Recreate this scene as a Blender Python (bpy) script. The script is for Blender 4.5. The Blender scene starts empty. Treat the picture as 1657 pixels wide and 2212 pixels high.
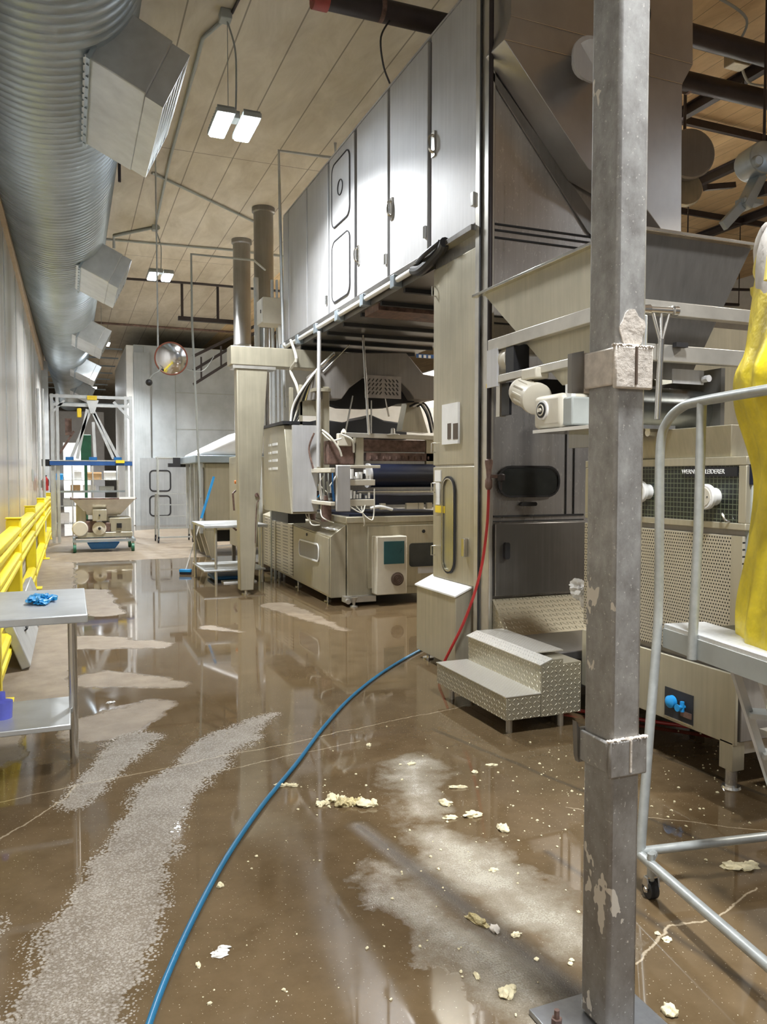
import bpy, bmesh, math, random
from mathutils import Vector, Matrix, Euler, noise
random.seed(7)
S = bpy.context.scene
COL = S.collection

# ------------------------------------------------------------------ camera, world, lights, exposure
FPX, CX, CY, H = 1680.0, 828.5, 1106.0, 1.6
YAW = math.radians(21.91); PITCH = math.radians(2.624)
cam_d = bpy.data.cameras.new('camera'); cam = bpy.data.objects.new('camera', cam_d); COL.objects.link(cam)
cam.location = (0, 0, H); cam.rotation_euler = (math.radians(90) - PITCH, 0, -YAW)
cam_d.sensor_fit = 'HORIZONTAL'; cam_d.sensor_width = 36.0; cam_d.lens = 36.0 * FPX / 1657.0
cam_d.clip_start = 0.02; cam_d.clip_end = 200
S.camera = cam
S.view_settings.view_transform = 'Standard'; S.view_settings.look = 'None'
S.view_settings.exposure = 1.05; S.view_settings.gamma = 1; S.view_settings.use_curve_mapping = False
W = bpy.data.worlds.new('world'); S.world = W; W.use_nodes = True
W.node_tree.nodes['Background'].inputs[0].default_value = (0.95, 0.97, 1.0, 1)
W.node_tree.nodes['Background'].inputs[1].default_value = 0.085
# twin LED fixtures: x, y, lens height, ceiling point y, watts
LAMPS = [(1.68, 8.45, 5.30, 120), (1.70, 16.0, 5.50, 170), (1.75, 1.1, 5.30, 130), (2.3, -4.0, 5.3, 90),
         (0.9, 24.0, 5.4, 190), (0.9, 36.0, 5.4, 400), (8.0, 1.0, 5.6, 220), (8.5, 9.5, 5.0, 320), (8.0, 18.0, 5.4, 320)]  # last three, over the right side, are unseen lamps added for light
ZC = 6.5

F_ = Vector((math.sin(YAW)*math.cos(PITCH), math.cos(YAW)*math.cos(PITCH), -math.sin(PITCH)))
R_ = Vector((math.cos(YAW), -math.sin(YAW), 0)); U_ = R_.cross(F_)
def ray(px, py): return F_*FPX + R_*(px-CX) + U_*(CY-py)
def PX(px, py, x): d = ray(px, py); return Vector((0, 0, H)) + d*(x/d.x)
def PY(px, py, y): d = ray(px, py); return Vector((0, 0, H)) + d*(y/d.y)
def PZ(px, py, z=0.0): d = ray(px, py); return Vector((0, 0, H)) + d*((z-H)/d.z)

# ------------------------------------------------------------------ materials
def nt(name):
    m = bpy.data.materials.new(name); m.use_nodes = True
    t = m.node_tree; return m, t, t.nodes['Principled BSDF']
def N(t, typ, **kw):
    n = t.nodes.new(typ)
    for k, v in kw.items(): setattr(n, k, v)
    return n
def ramp(t, fac, stops):
    r = N(t, 'ShaderNodeValToRGB'); t.links.new(fac, r.inputs[0])
    e = r.color_ramp.elements
    e[0].position, e[0].color = stops[0][0], (*stops[0][1], 1)
    e[1].position, e[1].color = stops[1][0], (*stops[1][1], 1)
    for p, c in stops[2:]:
        q = e.new(p); q.color = (*c, 1)
    return r.outputs[0]
def mixc(t, fac, a, b, mode='MIX'):
    m = N(t, 'ShaderNodeMix', data_type='RGBA', blend_type=mode)
    for s, v in ((0, fac), (6, a), (7, b)):
        if hasattr(v, 'links') or hasattr(v, 'is_linked'): t.links.new(v, m.inputs[s])
        elif s == 0: m.inputs[s].default_value = v
        else: m.inputs[s].default_value = (*v, 1)
    return m.outputs[2]
def mth(t, op, a, b=None, c=None, clamp=False):
    m = N(t, 'ShaderNodeMath', operation=op, use_clamp=clamp)
    for i, v in enumerate((a, b, c)):
        if v is None: continue
        if isinstance(v, (int, float)): m.inputs[i].default_value = v
        else: t.links.new(v, m.inputs[i])
    return m.outputs[0]
def noise_t(t, scale=5, vscale=(1, 1, 1), detail=4, rough=0.6, dist=0):
    g = N(t, 'ShaderNodeNewGeometry'); mp = N(t, 'ShaderNodeMapping'); mp.inputs['Scale'].default_value = vscale
    t.links.new(g.outputs['Position'], mp.inputs[0])
    n = N(t, 'ShaderNodeTexNoise'); t.links.new(mp.outputs[0], n.inputs['Vector'])
    n.inputs['Scale'].default_value = scale; n.inputs['Detail'].default_value = detail
    n.inputs['Roughness'].default_value = rough; n.inputs['Distortion'].default_value = dist
    return n.outputs['Fac']
def bump(t, b, h, strength=0.2, dist=0.01):
    n = N(t, 'ShaderNodeBump'); n.inputs['Strength'].default_value = strength; n.inputs['Distance'].default_value = dist
    t.links.new(h, n.inputs['Height']); t.links.new(n.outputs[0], b.inputs['Normal'])
def simple(name, col, rough=0.5, metal=0.0, var=0.15, scale=6, vs=(1, 1, 1), bmp=0.0, rv=0.1, coat=0):
    m, t, b = nt(name)
    n = noise_t(t, scale, vs)
    c2 = tuple(max(0, x*(1-var)) for x in col); c1 = tuple(min(1, x*(1+var)) for x in col)
    t.links.new(ramp(t, n, [(0.3, c2), (0.7, c1)]), b.inputs['Base Color'])
    t.links.new(mth(t, 'MULTIPLY_ADD', n, rv*2, rough-rv, clamp=True), b.inputs['Roughness'])
    b.inputs['Metallic'].default_value = metal
    if coat: b.inputs['Coat Weight'].default_value = coat
    if bmp: bump(t, b, n, bmp, 0.01)
    return m
def steel(name, col, rough=0.34, metal=0.75, streak=(30, 30, 1.2), spots=0.0, var=0.14):
    m, t, b = nt(name)
    n1 = noise_t(t, 1.0, streak, 5); n2 = noise_t(t, 1.3, (1, 1, 1), 4)
    mixn = mth(t, 'MULTIPLY_ADD', n2, 0.6, mth(t, 'MULTIPLY', n1, 0.4))
    lo = tuple(c*(1-var) for c in col); hi = tuple(min(1, c*(1+var)) for c in col)
    c = ramp(t, mixn, [(0.38, lo), (0.62, hi)])
    if spots:
        n3 = noise_t(t, 55, (1, 1, .5), 2)
        c = mixc(t, mth(t, 'MULTIPLY', mth(t, 'GREATER_THAN', n3, 0.66), spots), c, (0.75, 0.74, 0.7))
    t.links.new(c, b.inputs['Base Color'])
    t.links.new(mth(t, 'MULTIPLY_ADD', mixn, 0.24, rough-0.12, clamp=True), b.inputs['Roughness'])
    b.inputs['Metallic'].default_value = metal
    bump(t, b, n1, 0.06, 0.004)
    return m
def emit(name, col, s):
    m, t, b = nt(name); b.inputs['Base Color'].default_value = (*col, 1)
    b.inputs['Emission Color'].default_value = (*col, 1); b.inputs['Emission Strength'].default_value = s
    return m

M = {}
M['stain'] = steel('stainless_panel', (0.54, 0.54, 0.545), 0.56, 0.45, var=0.10)
M['stain_warm'] = steel('stainless_warm', (0.45, 0.415, 0.315), 0.42, 0.55)
M['stain_dark'] = steel('stainless_dark_shade', (0.27, 0.26, 0.245), 0.33, 0.8)  # darker stainless; on some faces the shade is put into this colour
M['stain_spot'] = steel('stainless_splashed', (0.58, 0.57, 0.56), 0.34, 0.75, spots=0.45)
M['frame'] = steel('brushed_frame', (0.55, 0.53, 0.48), 0.35, 0.7, streak=(8, 8, 8))
M['chrome'] = steel('bright_tube', (0.62, 0.61, 0.58), 0.2, 0.95, streak=(5, 5, 5), var=0.06)
M['galv'] = steel('galvanised_duct', (0.42, 0.49, 0.545), 0.38, 0.7, streak=(3, 3, 3))
M['galv_light'] = steel('galvanised_light', (0.60, 0.625, 0.635), 0.4, 0.6, streak=(6, 6, 6))
M['duct_hood'] = steel('hood_steel', (0.30, 0.28, 0.26), 0.5, 0.6)
M['greytube'] = simple('grey_painted_tube', (0.42, 0.44, 0.43), 0.38, 0.5, 0.1, 30)
M['black'] = simple('black_rubber', (0.015, 0.015, 0.017), 0.5)
M['glass_dark'] = simple('dark_window', (0.03, 0.033, 0.032), 0.12, 0, 0.2)
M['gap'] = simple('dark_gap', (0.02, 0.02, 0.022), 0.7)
M['navy'] = simple('navy_belt', (0.005, 0.009, 0.026), 0.38)
M['yellow'] = simple('yellow_guard_plastic', (0.90, 0.73, 0.02), 0.45, 0, 0.12, 3, coat=0.2)
M['yellow_cloth'] = simple('yellow_apron_vinyl', (0.72, 0.57, 0.02), 0.40, 0, 0.25, 7, bmp=1.0)
M['trimyellow'] = simple('pale_yellow_binding', (0.80, 0.68, 0.18), 0.5)
M['white_cloth'] = simple('white_shirt_cotton', (0.62, 0.59, 0.55), 0.85, 0, 0.1, 12, bmp=0.4)
M['skin'] = simple('skin', (0.55, 0.34, 0.25), 0.5)
M['trouser'] = simple('dark_trousers', (0.05, 0.05, 0.06), 0.8)
M['bluehose'] = simple('blue_hose', (0.01, 0.13, 0.26), 0.32, 0, 0.1, 8)
M['redhose'] = simple('red_hose', (0.42, 0.03, 0.03), 0.35, 0, 0.15, 8)
M['blue'] = simple('bright_blue_plastic', (0.02, 0.30, 0.70), 0.4)
M['glove'] = simple('blue_nitrile_glove', (0.02, 0.35, 0.75), 0.4, 0, 0.3, 40)
M['blue_tarp'] = simple('blue_tray', (0.01, 0.12, 0.36), 0.4)
M['bluebeam'] = simple('blue_steel_beam', (0.02, 0.09, 0.30), 0.45)
M['beige'] = simple('beige_paint', (0.62, 0.58, 0.48), 0.45, 0, 0.06)
M['greypaint'] = simple('grey_paint', (0.36, 0.38, 0.36), 0.5, 0, 0.08)
M['white'] = simple('white_plastic', (0.80, 0.80, 0.78), 0.45, 0, 0.05)
M['whitecover'] = simple('white_cover', (0.80, 0.80, 0.80), 0.6, 0, 0.05)
M['wiremix'] = simple('dirty_white_cable', (0.62, 0.60, 0.52), 0.5)
M['rust'] = simple('rusty_steel', (0.16, 0.10, 0.08), 0.6, 0.3, 0.5, 14, bmp=0.3)
M['darkpipe'] = simple('dark_brown_pipe', (0.035, 0.026, 0.026), 0.5, 0.1, 0.25, 4)
M['redcap'] = simple('red_pipe_cap', (0.30, 0.05, 0.04), 0.5)
M['tealscreen'] = simple('teal_vent_panel', (0.02, 0.09, 0.10), 0.3)
M['brownfan'] = simple('brown_vent', (0.10, 0.07, 0.05), 0.6)
M['sticker'] = simple('yellow_sticker', (0.85, 0.62, 0.03), 0.5)
M['orange'] = simple('orange_plastic', (0.85, 0.25, 0.03), 0.5)
M['red'] = simple('red_paint', (0.55, 0.03, 0.03), 0.4)
M['green'] = simple('green_rubber', (0.02, 0.13, 0.07), 0.5)
M['card'] = simple('cardboard', (0.50, 0.32, 0.16), 0.8)
M['dough'] = simple('pale_dough', (0.80, 0.72, 0.48), 0.75, 0, 0.15, 60, bmp=0.6)
M['dough_dirty'] = simple('dirty_dough', (0.50, 0.42, 0.22), 0.7, 0, 0.45, 60, bmp=0.8)
M['lens'] = emit('led_lens', (0.86, 0.93, 1.0), 22)
M['trim'] = simple('beige_trim', (0.50, 0.40, 0.29), 0.8, 0, 0.1)
M['olive'] = simple('olive_grating', (0.10, 0.09, 0.05), 0.6)
M['clear'] = simple('milky_plastic_bag', (0.70, 0.68, 0.64), 0.5, 0, 0.1, 20)

def mk_wall():
    m, t, b = nt('wet_wall_panel')
    n = noise_t(t, 1.0, (1.0, 1.3, 0.22), 5, 0.55); n2 = noise_t(t, 0.9, (1, 1, 1), 3)
    c = ramp(t, n, [(0.3, (0.46, 0.43, 0.39)), (0.65, (0.66, 0.645, 0.61))])
    # brown splashes near the floor
    g = N(t, 'ShaderNodeNewGeometry'); sp = N(t, 'ShaderNodeSeparateXYZ'); t.links.new(g.outputs['Position'], sp.inputs[0])
    low = mth(t, 'MULTIPLY', mth(t, 'SUBTRACT', 2.3, sp.outputs[2], clamp=True), mth(t, 'MULTIPLY', n2, 1.1), clamp=True)
    c = mixc(t, low, c, (0.62, 0.50, 0.33))
    t.links.new(c, b.inputs['Base Color']); b.inputs['Roughness'].default_value = 0.22
    b.inputs['Specular IOR Level'].default_value = 0.8
    # panel joints every 1.2 m along y
    return m
M['wall'] = mk_wall()
def mk_ceiling(name, lo, hi, pitch):
    m, t, b = nt(name)
    g = N(t, 'ShaderNodeNewGeometry'); sp = N(t, 'ShaderNodeSeparateXYZ'); t.links.new(g.outputs['Position'], sp.inputs[0])
    x = mth(t, 'FRACT', mth(t, 'DIVIDE', sp.outputs[0], pitch))
    line = mth(t, 'LESS_THAN', x, 0.028)
    y = mth(t, 'FRACT', mth(t, 'DIVIDE', sp.outputs[1], 6.1))
    line = mth(t, 'MAXIMUM', line, mth(t, 'LESS_THAN', y, 0.003))
    n = noise_t(t, 1.0, (2.6, 0.9, 1), 6, 0.65, 0.6)
    c = ramp(t, n, [(0.28, lo), (0.7, hi)])
    c = mixc(t, mth(t, 'MULTIPLY', line, 0.65), c, (0.10, 0.075, 0.05))
    t.links.new(c, b.inputs['Base Color']); b.inputs['Roughness'].default_value = 0.75
    return m
M['ceil'] = mk_ceiling('stained_ceiling_planks', (0.50, 0.435, 0.325), (0.70, 0.635, 0.52), 0.60)
M['ceil_wood'] = mk_ceiling('timber_ceiling_planks', (0.60, 0.42, 0.22), (0.90, 0.70, 0.42), 0.30)
def mk_grid(name, base, hole, pitch, r, axes, metal=0.6, rough=0.4, stagger=True):
    """dots on a hexagonal grid: axes = which two world axes span the sheet"""
    m, t, b = nt(name)
    g = N(t, 'ShaderNodeNewGeometry'); sp = N(t, 'ShaderNodeSeparateXYZ'); t.links.new(g.outputs['Position'], sp.inputs[0])
    u = mth(t, 'DIVIDE', sp.outputs[axes[0]], pitch); v = mth(t, 'DIVIDE', sp.outputs[axes[1]], pitch)
    row = mth(t, 'FLOOR', v)
    off = mth(t, 'MULTIPLY', mth(t, 'MODULO', row, 2.0), 0.5) if stagger else 0.0
    fu = mth(t, 'SUBTRACT', mth(t, 'FRACT', mth(t, 'ADD', u, off)), 0.5); fv = mth(t, 'SUBTRACT', mth(t, 'FRACT', v), 0.5)
    d = mth(t, 'SQRT', mth(t, 'ADD', mth(t, 'MULTIPLY', fu, fu), mth(t, 'MULTIPLY', fv, fv)))
    f = mth(t, 'LESS_THAN', d, r)
    n = noise_t(t, 3, (1, 1, 1), 4)
    bc = ramp(t, n, [(0.3, tuple(c*0.85 for c in base)), (0.7, base)])
    t.links.new(mixc(t, f, bc, hole), b.inputs['Base Color'])
    t.links.new(mth(t, 'MULTIPLY', mth(t, 'SUBTRACT', 1, f), metal), b.inputs['Metallic'])
    b.inputs['Roughness'].default_value = rough
    return m
M['perf'] = mk_grid('perforated_sheet', (0.58, 0.53, 0.42), (0.02, 0.018, 0.015), 0.0175, 0.27, (1, 2), 0.4)
def mk_mesh(name):
    m, t, b = nt(name)
    g = N(t, 'ShaderNodeNewGeometry'); sp = N(t, 'ShaderNodeSeparateXYZ'); t.links.new(g.outputs['Position'], sp.inputs[0])
    fu = mth(t, 'FRACT', mth(t, 'DIVIDE', sp.outputs[1], 0.026)); fv = mth(t, 'FRACT', mth(t, 'DIVIDE', sp.outputs[2], 0.026))
    f = mth(t, 'MAXIMUM', mth(t, 'LESS_THAN', fu, 0.16), mth(t, 'LESS_THAN', fv, 0.16))
    t.links.new(mixc(t, f, (0.012, 0.015, 0.012), (0.12, 0.14, 0.09)), b.inputs['Base Color']); b.inputs['Roughness'].default_value = 0.4
    return m
M['wiregrid'] = mk_mesh('wire_mesh_guard')
def mk_diamond(name, col, ax):
    m, t, b = nt(name)
    g = N(t, 'ShaderNodeNewGeometry'); sp = N(t, 'ShaderNodeSeparateXYZ'); t.links.new(g.outputs['Position'], sp.inputs[0])
    U = mth(t, 'ADD', sp.outputs[0], sp.outputs[1]); V = sp.outputs[2] if ax == 'v' else mth(t, 'SUBTRACT', sp.outputs[0], sp.outputs[1])
    P = 0.030
    u = mth(t, 'DIVIDE', U, P); v = mth(t, 'DIVIDE', V, P)
    par = mth(t, 'MODULO', mth(t, 'ADD', mth(t, 'FLOOR', u), mth(t, 'FLOOR', v)), 2.0)
    fu = mth(t, 'SUBTRACT', mth(t, 'FRACT', u), 0.5); fv = mth(t, 'SUBTRACT', mth(t, 'FRACT', v), 0.5)
    a = mth(t, 'ADD', fu, fv); c_ = mth(t, 'SUBTRACT', fu, fv)
    def ell(p, q): return mth(t, 'ADD', mth(t, 'POWER', mth(t, 'DIVIDE', p, 0.20), 2), mth(t, 'POWER', mth(t, 'DIVIDE', q, 0.62), 2))
    par = mth(t, 'ABSOLUTE', par)
    e = mth(t, 'ADD', mth(t, 'MULTIPLY', par, ell(a, c_)), mth(t, 'MULTIPLY', mth(t, 'SUBTRACT', 1, par), ell(c_, a)))
    h = mth(t, 'SUBTRACT', 1, e, clamp=True)
    lug = mth(t, 'GREATER_THAN', h, 0.02)
    t.links.new(mixc(t, mth(t, 'MULTIPLY', lug, 0.5), col, tuple(min(1, c*1.7) for c in col)), b.inputs['Base Color'])
    b.inputs['Metallic'].default_value = 0.7; b.inputs['Roughness'].default_value = 0.36
    bump(t, b, h, 1.0, 0.006)
    return m
M['tread'] = mk_diamond('chequer_plate_flat_lit', (0.70, 0.68, 0.62), 'h')  # flat plates paler: light from above is put into the colour
M['tread_v'] = mk_diamond('chequer_plate_upright', (0.42, 0.39, 0.30), 'v')
def mk_louvre():
    m, t, b = nt('louvred_panel')
    g = N(t, 'ShaderNodeNewGeometry'); sp = N(t, 'ShaderNodeSeparateXYZ'); t.links.new(g.outputs['Position'], sp.inputs[0])
    v = mth(t, 'FRACT', mth(t, 'DIVIDE', sp.outputs[2], 0.045)); u = mth(t, 'FRACT', mth(t, 'DIVIDE', sp.outputs[1], 0.42))
    f = mth(t, 'MULTIPLY', mth(t, 'LESS_THAN', v, 0.35), mth(t, 'GREATER_THAN', u, 0.3))
    t.links.new(mixc(t, f, (0.60, 0.56, 0.46), (0.25, 0.23, 0.19)), b.inputs['Base Color'])
    b.inputs['Metallic'].default_value = 0.5; b.inputs['Roughness'].default_value = 0.4
    return m
M['louvre'] = mk_louvre()
def mk_post():
    m, t, b = nt('galvanised_post_with_plaster')
    n = noise_t(t, 16, (1, 1, .7), 6, 0.7); big = noise_t(t, 6, (1, 1, .6), 4, 0.65); fine = noise_t(t, 90, (1, 1, 1), 3)
    c = ramp(t, n, [(0.3, (0.20, 0.19, 0.18)), (0.7, (0.40, 0.40, 0.385))])
    g = N(t, 'ShaderNodeNewGeometry'); sp = N(t, 'ShaderNodeSeparateXYZ'); t.links.new(g.outputs['Position'], sp.inputs[0])
    low = mth(t, 'MULTIPLY', mth(t, 'SUBTRACT', 1.35, sp.outputs[2], clamp=True), 0.55, clamp=True)   # grime lower down
    c = mixc(t, low, c, (0.16, 0.135, 0.11))
    c = mixc(t, mth(t, 'GREATER_THAN', big, 0.635), c, (0.62, 0.58, 0.51))
    c = mixc(t, mth(t, 'MULTIPLY', mth(t, 'GREATER_THAN', fine, 0.66), 0.6), c, (0.62, 0.6, 0.56))
    t.links.new(c, b.inputs['Base Color']); b.inputs['Metallic'].default_value = 0.25; b.inputs['Roughness'].default_value = 0.5
    bump(t, b, big, 0.3, 0.01)
    return m
M['post'] = mk_post()
M['plaster'] = simple('dusty_collar_plaster', (0.56, 0.51, 0.45), 0.8, 0, 0.2, 30, bmp=0.4)
def mk_tower():
    """upright stainless sheet, wet droplets"""
    return steel('stainless_wet', (0.50, 0.485, 0.47), 0.30, 0.8, spots=0.5)
M['tower'] = mk_tower()

def mk_floor():
    m, t, b = nt('wet_brown_concrete')
    g = N(t, 'ShaderNodeNewGeometry')
    pos = g.outputs['Position']
    # warped position for ragged outlines
    nz = N(t, 'ShaderNodeTexNoise'); nz.inputs['Scale'].default_value = 3.2; nz.inputs['Detail'].default_value = 6; nz.inputs['Roughness'].default_value = 0.65
    t.links.new(pos, nz.inputs['Vector'])
    sub = N(t, 'ShaderNodeVectorMath', operation='SUBTRACT'); t.links.new(nz.outputs['Color'], sub.inputs[0]); sub.inputs[1].default_value = (0.5, 0.5, 0.5)
    def warped(amt):
        sc = N(t, 'ShaderNodeVectorMath', operation='SCALE'); t.links.new(sub.outputs[0], sc.inputs[0]); sc.inputs['Scale'].default_value = amt
        ad = N(t, 'ShaderNodeVectorMath', operation='ADD'); t.links.new(pos, ad.inputs[0]); t.links.new(sc.outputs[0], ad.inputs[1])
        fl = N(t, 'ShaderNodeVectorMath', operation='MULTIPLY'); t.links.new(ad.outputs[0], fl.inputs[0]); fl.inputs[1].default_value = (1, 1, 0)
        return fl.outputs[0]
    w1 = warped(0.30); w2 = warped(0.10); w0 = warped(0.03); w3 = warped(0.26)
    def capsule(P, a, c, ra, rb):
        """1 inside, 0 outside: distance to the segment a-c"""
        ax, ay = a; bx, by = c; dx, dy = bx-ax, by-ay; L2 = dx*dx+dy*dy
        s = N(t, 'ShaderNodeVectorMath', operation='SUBTRACT'); t.links.new(P, s.inputs[0]); s.inputs[1].default_value = (ax, ay, 0)
        dt = N(t, 'ShaderNodeVectorMath', operation='DOT_PRODUCT'); t.links.new(s.outputs[0], dt.inputs[0]); dt.inputs[1].default_value = (dx/L2, dy/L2, 0)
        h = mth(t, 'ADD', dt.outputs['Value'], 0.0, clamp=True)
        sc = N(t, 'ShaderNodeVectorMath', operation='SCALE'); sc.inputs[0].default_value = (dx, dy, 0); t.links.new(h, sc.inputs['Scale'])
        ds = N(t, 'ShaderNodeVectorMath', operation='DISTANCE'); t.links.new(s.outputs[0], ds.inputs[0]); t.links.new(sc.outputs[0], ds.inputs[1])
        r = mth(t, 'MULTIPLY_ADD', h, rb-ra, ra)
        return mth(t, 'SUBTRACT', ds.outputs['Value'], r)
    def union(P, lst):
        d = None
        for a, c, ra, rb in lst:
            k = capsule(P, a, c, ra, rb); d = k if d is None else mth(t, 'MINIMUM', d, k)
        return d
    def step(d, soft):   # 1 inside
        return mth(t, 'MULTIPLY_ADD', d, -1.0/soft, 0.5, clamp=True)
    n_big = noise_t(t, 0.9, (1, 1, 1), 5); n_mid = noise_t(t, 5, (1, 1, 1), 6, 0.65); n_fine = noise_t(t, 150, (1, 1, 1), 3, 0.75); n_sp = noise_t(t, 120, (1, 1, 1), 1)
    base = ramp(t, n_mid, [(0.3, (0.082, 0.056, 0.027)), (0.7, (0.130, 0.092, 0.050))])
    base = mixc(t, mth(t, 'MULTIPLY', n_big, 0.35), base, (0.17, 0.11, 0.06))
    # pale damp concrete
    dry = union(w1, [((-0.35, 6.2), (-0.30, 16.0), 0.32, 0.35), ((-0.2, 16.6), (3.5, 16.8), 1.1, 1.1), ((-0.5, 19), (4, 22), 2.5, 3),
                     ((2.35, 9.4), (2.62, 7.6), 0.20, 0.05), ((0.05, 8.0), (0.75, 7.6), 0.32, 0.12), ((0.2, 6.5), (0.75, 6.1), 0.22, 0.1),
                     ((-0.6, 4.9), (-0.5, 6.4), 0.3, 0.2), ((0.2, 11.5), (0.35, 9.6), 0.25, 0.2), ((0.15, 5.2), (0.5, 5.6), 0.25, 0.15),
                     ((1.35, 8.3), (1.6, 7.9), 0.1, 0.02)])
    dry = step(dry, 0.06)
    foam = union(w3, [((-0.12, 2.15), (0.05, 2.75), 0.20, 0.22), ((0.05, 2.75), (0.22, 3.35), 0.22, 0.17), ((0.22, 3.35), (0.42, 4.0), 0.17, 0.17),
                      ((0.42, 4.0), (0.90, 4.75), 0.17, 0.16), ((0.0, 4.05), (0.35, 4.9), 0.10, 0.14), ((-0.42, 2.6), (-0.35, 3.0), 0.1, 0.12),
                      ((0.85, 4.7), (1.25, 5.1), 0.14, 0.05)])
    vor = N(t, 'ShaderNodeTexVoronoi'); vor.inputs['Scale'].default_value = 85; t.links.new(pos, vor.inputs['Vector'])
    foam = step(mth(t, 'ADD', foam, mth(t, 'MULTIPLY_ADD', vor.outputs['Distance'], 0.10, mth(t, 'MULTIPLY_ADD', n_fine, 0.06, -0.07))), 0.012)
    bub = mixc(t, mth(t, 'MULTIPLY_ADD', n_mid, 1.6, -0.35, clamp=True), ramp(t, vor.outputs['Distance'], [(0.22, (0.50, 0.47, 0.42)), (0.55, (0.12, 0.09, 0.055))]), ramp(t, n_fine, [(0.44, (0.19, 0.155, 0.11)), (0.56, (0.52, 0.48, 0.42))]))
    dust = union(w2, [((1.47, 3.10), (1.50, 2.75), 0.04, 0.15), ((1.50, 2.75), (1.62, 2.15), 0.15, 0.07), ((1.12, 2.85), (1.30, 1.9), 0.04, 0.09), ((1.75, 3.9), (1.5, 3.3), 0.10, 0.06)])
    dust = mth(t, 'MULTIPLY', step(mth(t, 'ADD', dust, mth(t, 'MULTIPLY_ADD', n_mid, 0.5, -0.22)), 0.24), ramp(t, n_fine, [(0.3, (0.45,)*3), (0.58, (1,)*3)]), clamp=True)
    groove = step(union(w0, [((1.20, 3.28), (1.34, 2.45), 0.020, 0.042), ((1.34, 2.45), (1.45, 1.8), 0.042, 0.065)]), 0.10)
    groove2 = step(union(w0, [((1.86, 2.75), (2.0, 1.3), 0.012, 0.016), ((2.9, 5.0), (3.4, 1.5), 0.01, 0.01), ((2.1, 4.4), (2.7, 2.0), 0.008, 0.012)]), 0.03)
    crack = union(w2, [((-0.5, 4.15), (0.0, 4.27), 0.004, 0.004), ((0.0, 4.27), (0.97, 4.44), 0.004, 0.004), ((0.97, 4.44), (2.6, 4.78), 0.004, 0.003),
                       ((-0.32, 3.75), (-0.06, 4.1), 0.004, 0.004), ((-0.06, 4.1), (0.0, 4.27), 0.004, 0.004), ((0.7, 4.2), (1.6, 4.36), 0.003, 0.003),
                       ((1.70, 2.0), (1.95, 2.12), 0.004, 0.004), ((1.95, 2.12), (2.15, 2.10), 0.004, 0.004), ((2.15, 2.10), (2.45, 2.2), 0.004, 0.004), ((2.2, 3.1), (3.2, 2.3), 0.003, 0.003)])
    crack = step(crack, 0.004)
    c = mixc(t, mth(t, 'MULTIPLY', dry, 0.85), base, ramp(t, n_mid, [(0.3, (0.19, 0.145, 0.10)), (0.7, (0.33, 0.27, 0.20))]))
    c = mixc(t, mth(t, 'MULTIPLY', foam, mth(t, 'MULTIPLY_ADD', n_mid, 0.9, 0.22, clamp=True)), c, bub)
    c = mixc(t, groove2, c, (0.06, 0.045, 0.03))
    c = mixc(t, mth(t, 'MULTIPLY', dust, 0.8), c, (0.60, 0.56, 0.46))
    c = mixc(t, mth(t, 'MULTIPLY', groove, 0.92), c, (0.060, 0.048, 0.035))
    c = mixc(t, mth(t, 'MULTIPLY', crack, 0.7), c, (0.50, 0.42, 0.30))
    c = mixc(t, mth(t, 'MULTIPLY', mth(t, 'GREATER_THAN', n_sp, 0.73), 0.7), c, (0.6, 0.55, 0.42))
    t.links.new(c, b.inputs['Base Color'])
    patch = mth(t, 'MAXIMUM', mth(t, 'MAXIMUM', dry, foam), mth(t, 'MAXIMUM', dust, groove))
    n_w = noise_t(t, 1.6, (1, 0.6, 1), 5, 0.6)
    wet_r = mth(t, 'MULTIPLY', mth(t, 'MULTIPLY_ADD', n_w, 3.0, -1.45, clamp=True), 0.16)
    rough = mth(t, 'MULTIPLY_ADD', patch, 0.36, mth(t, 'ADD', wet_r, 0.035), clamp=True)
    t.links.new(rough, b.inputs['Roughness'])
    b.inputs['Specular IOR Level'].default_value = 0.5; b.inputs['IOR'].default_value = 1.5
    b.inputs['Coat Weight'].default_value = 0.0
    hh = mth(t, 'MULTIPLY', patch, n_fine)
    bump(t, b, hh, 0.35, 0.01)
    return m
M['floor'] = mk_floor()

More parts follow.
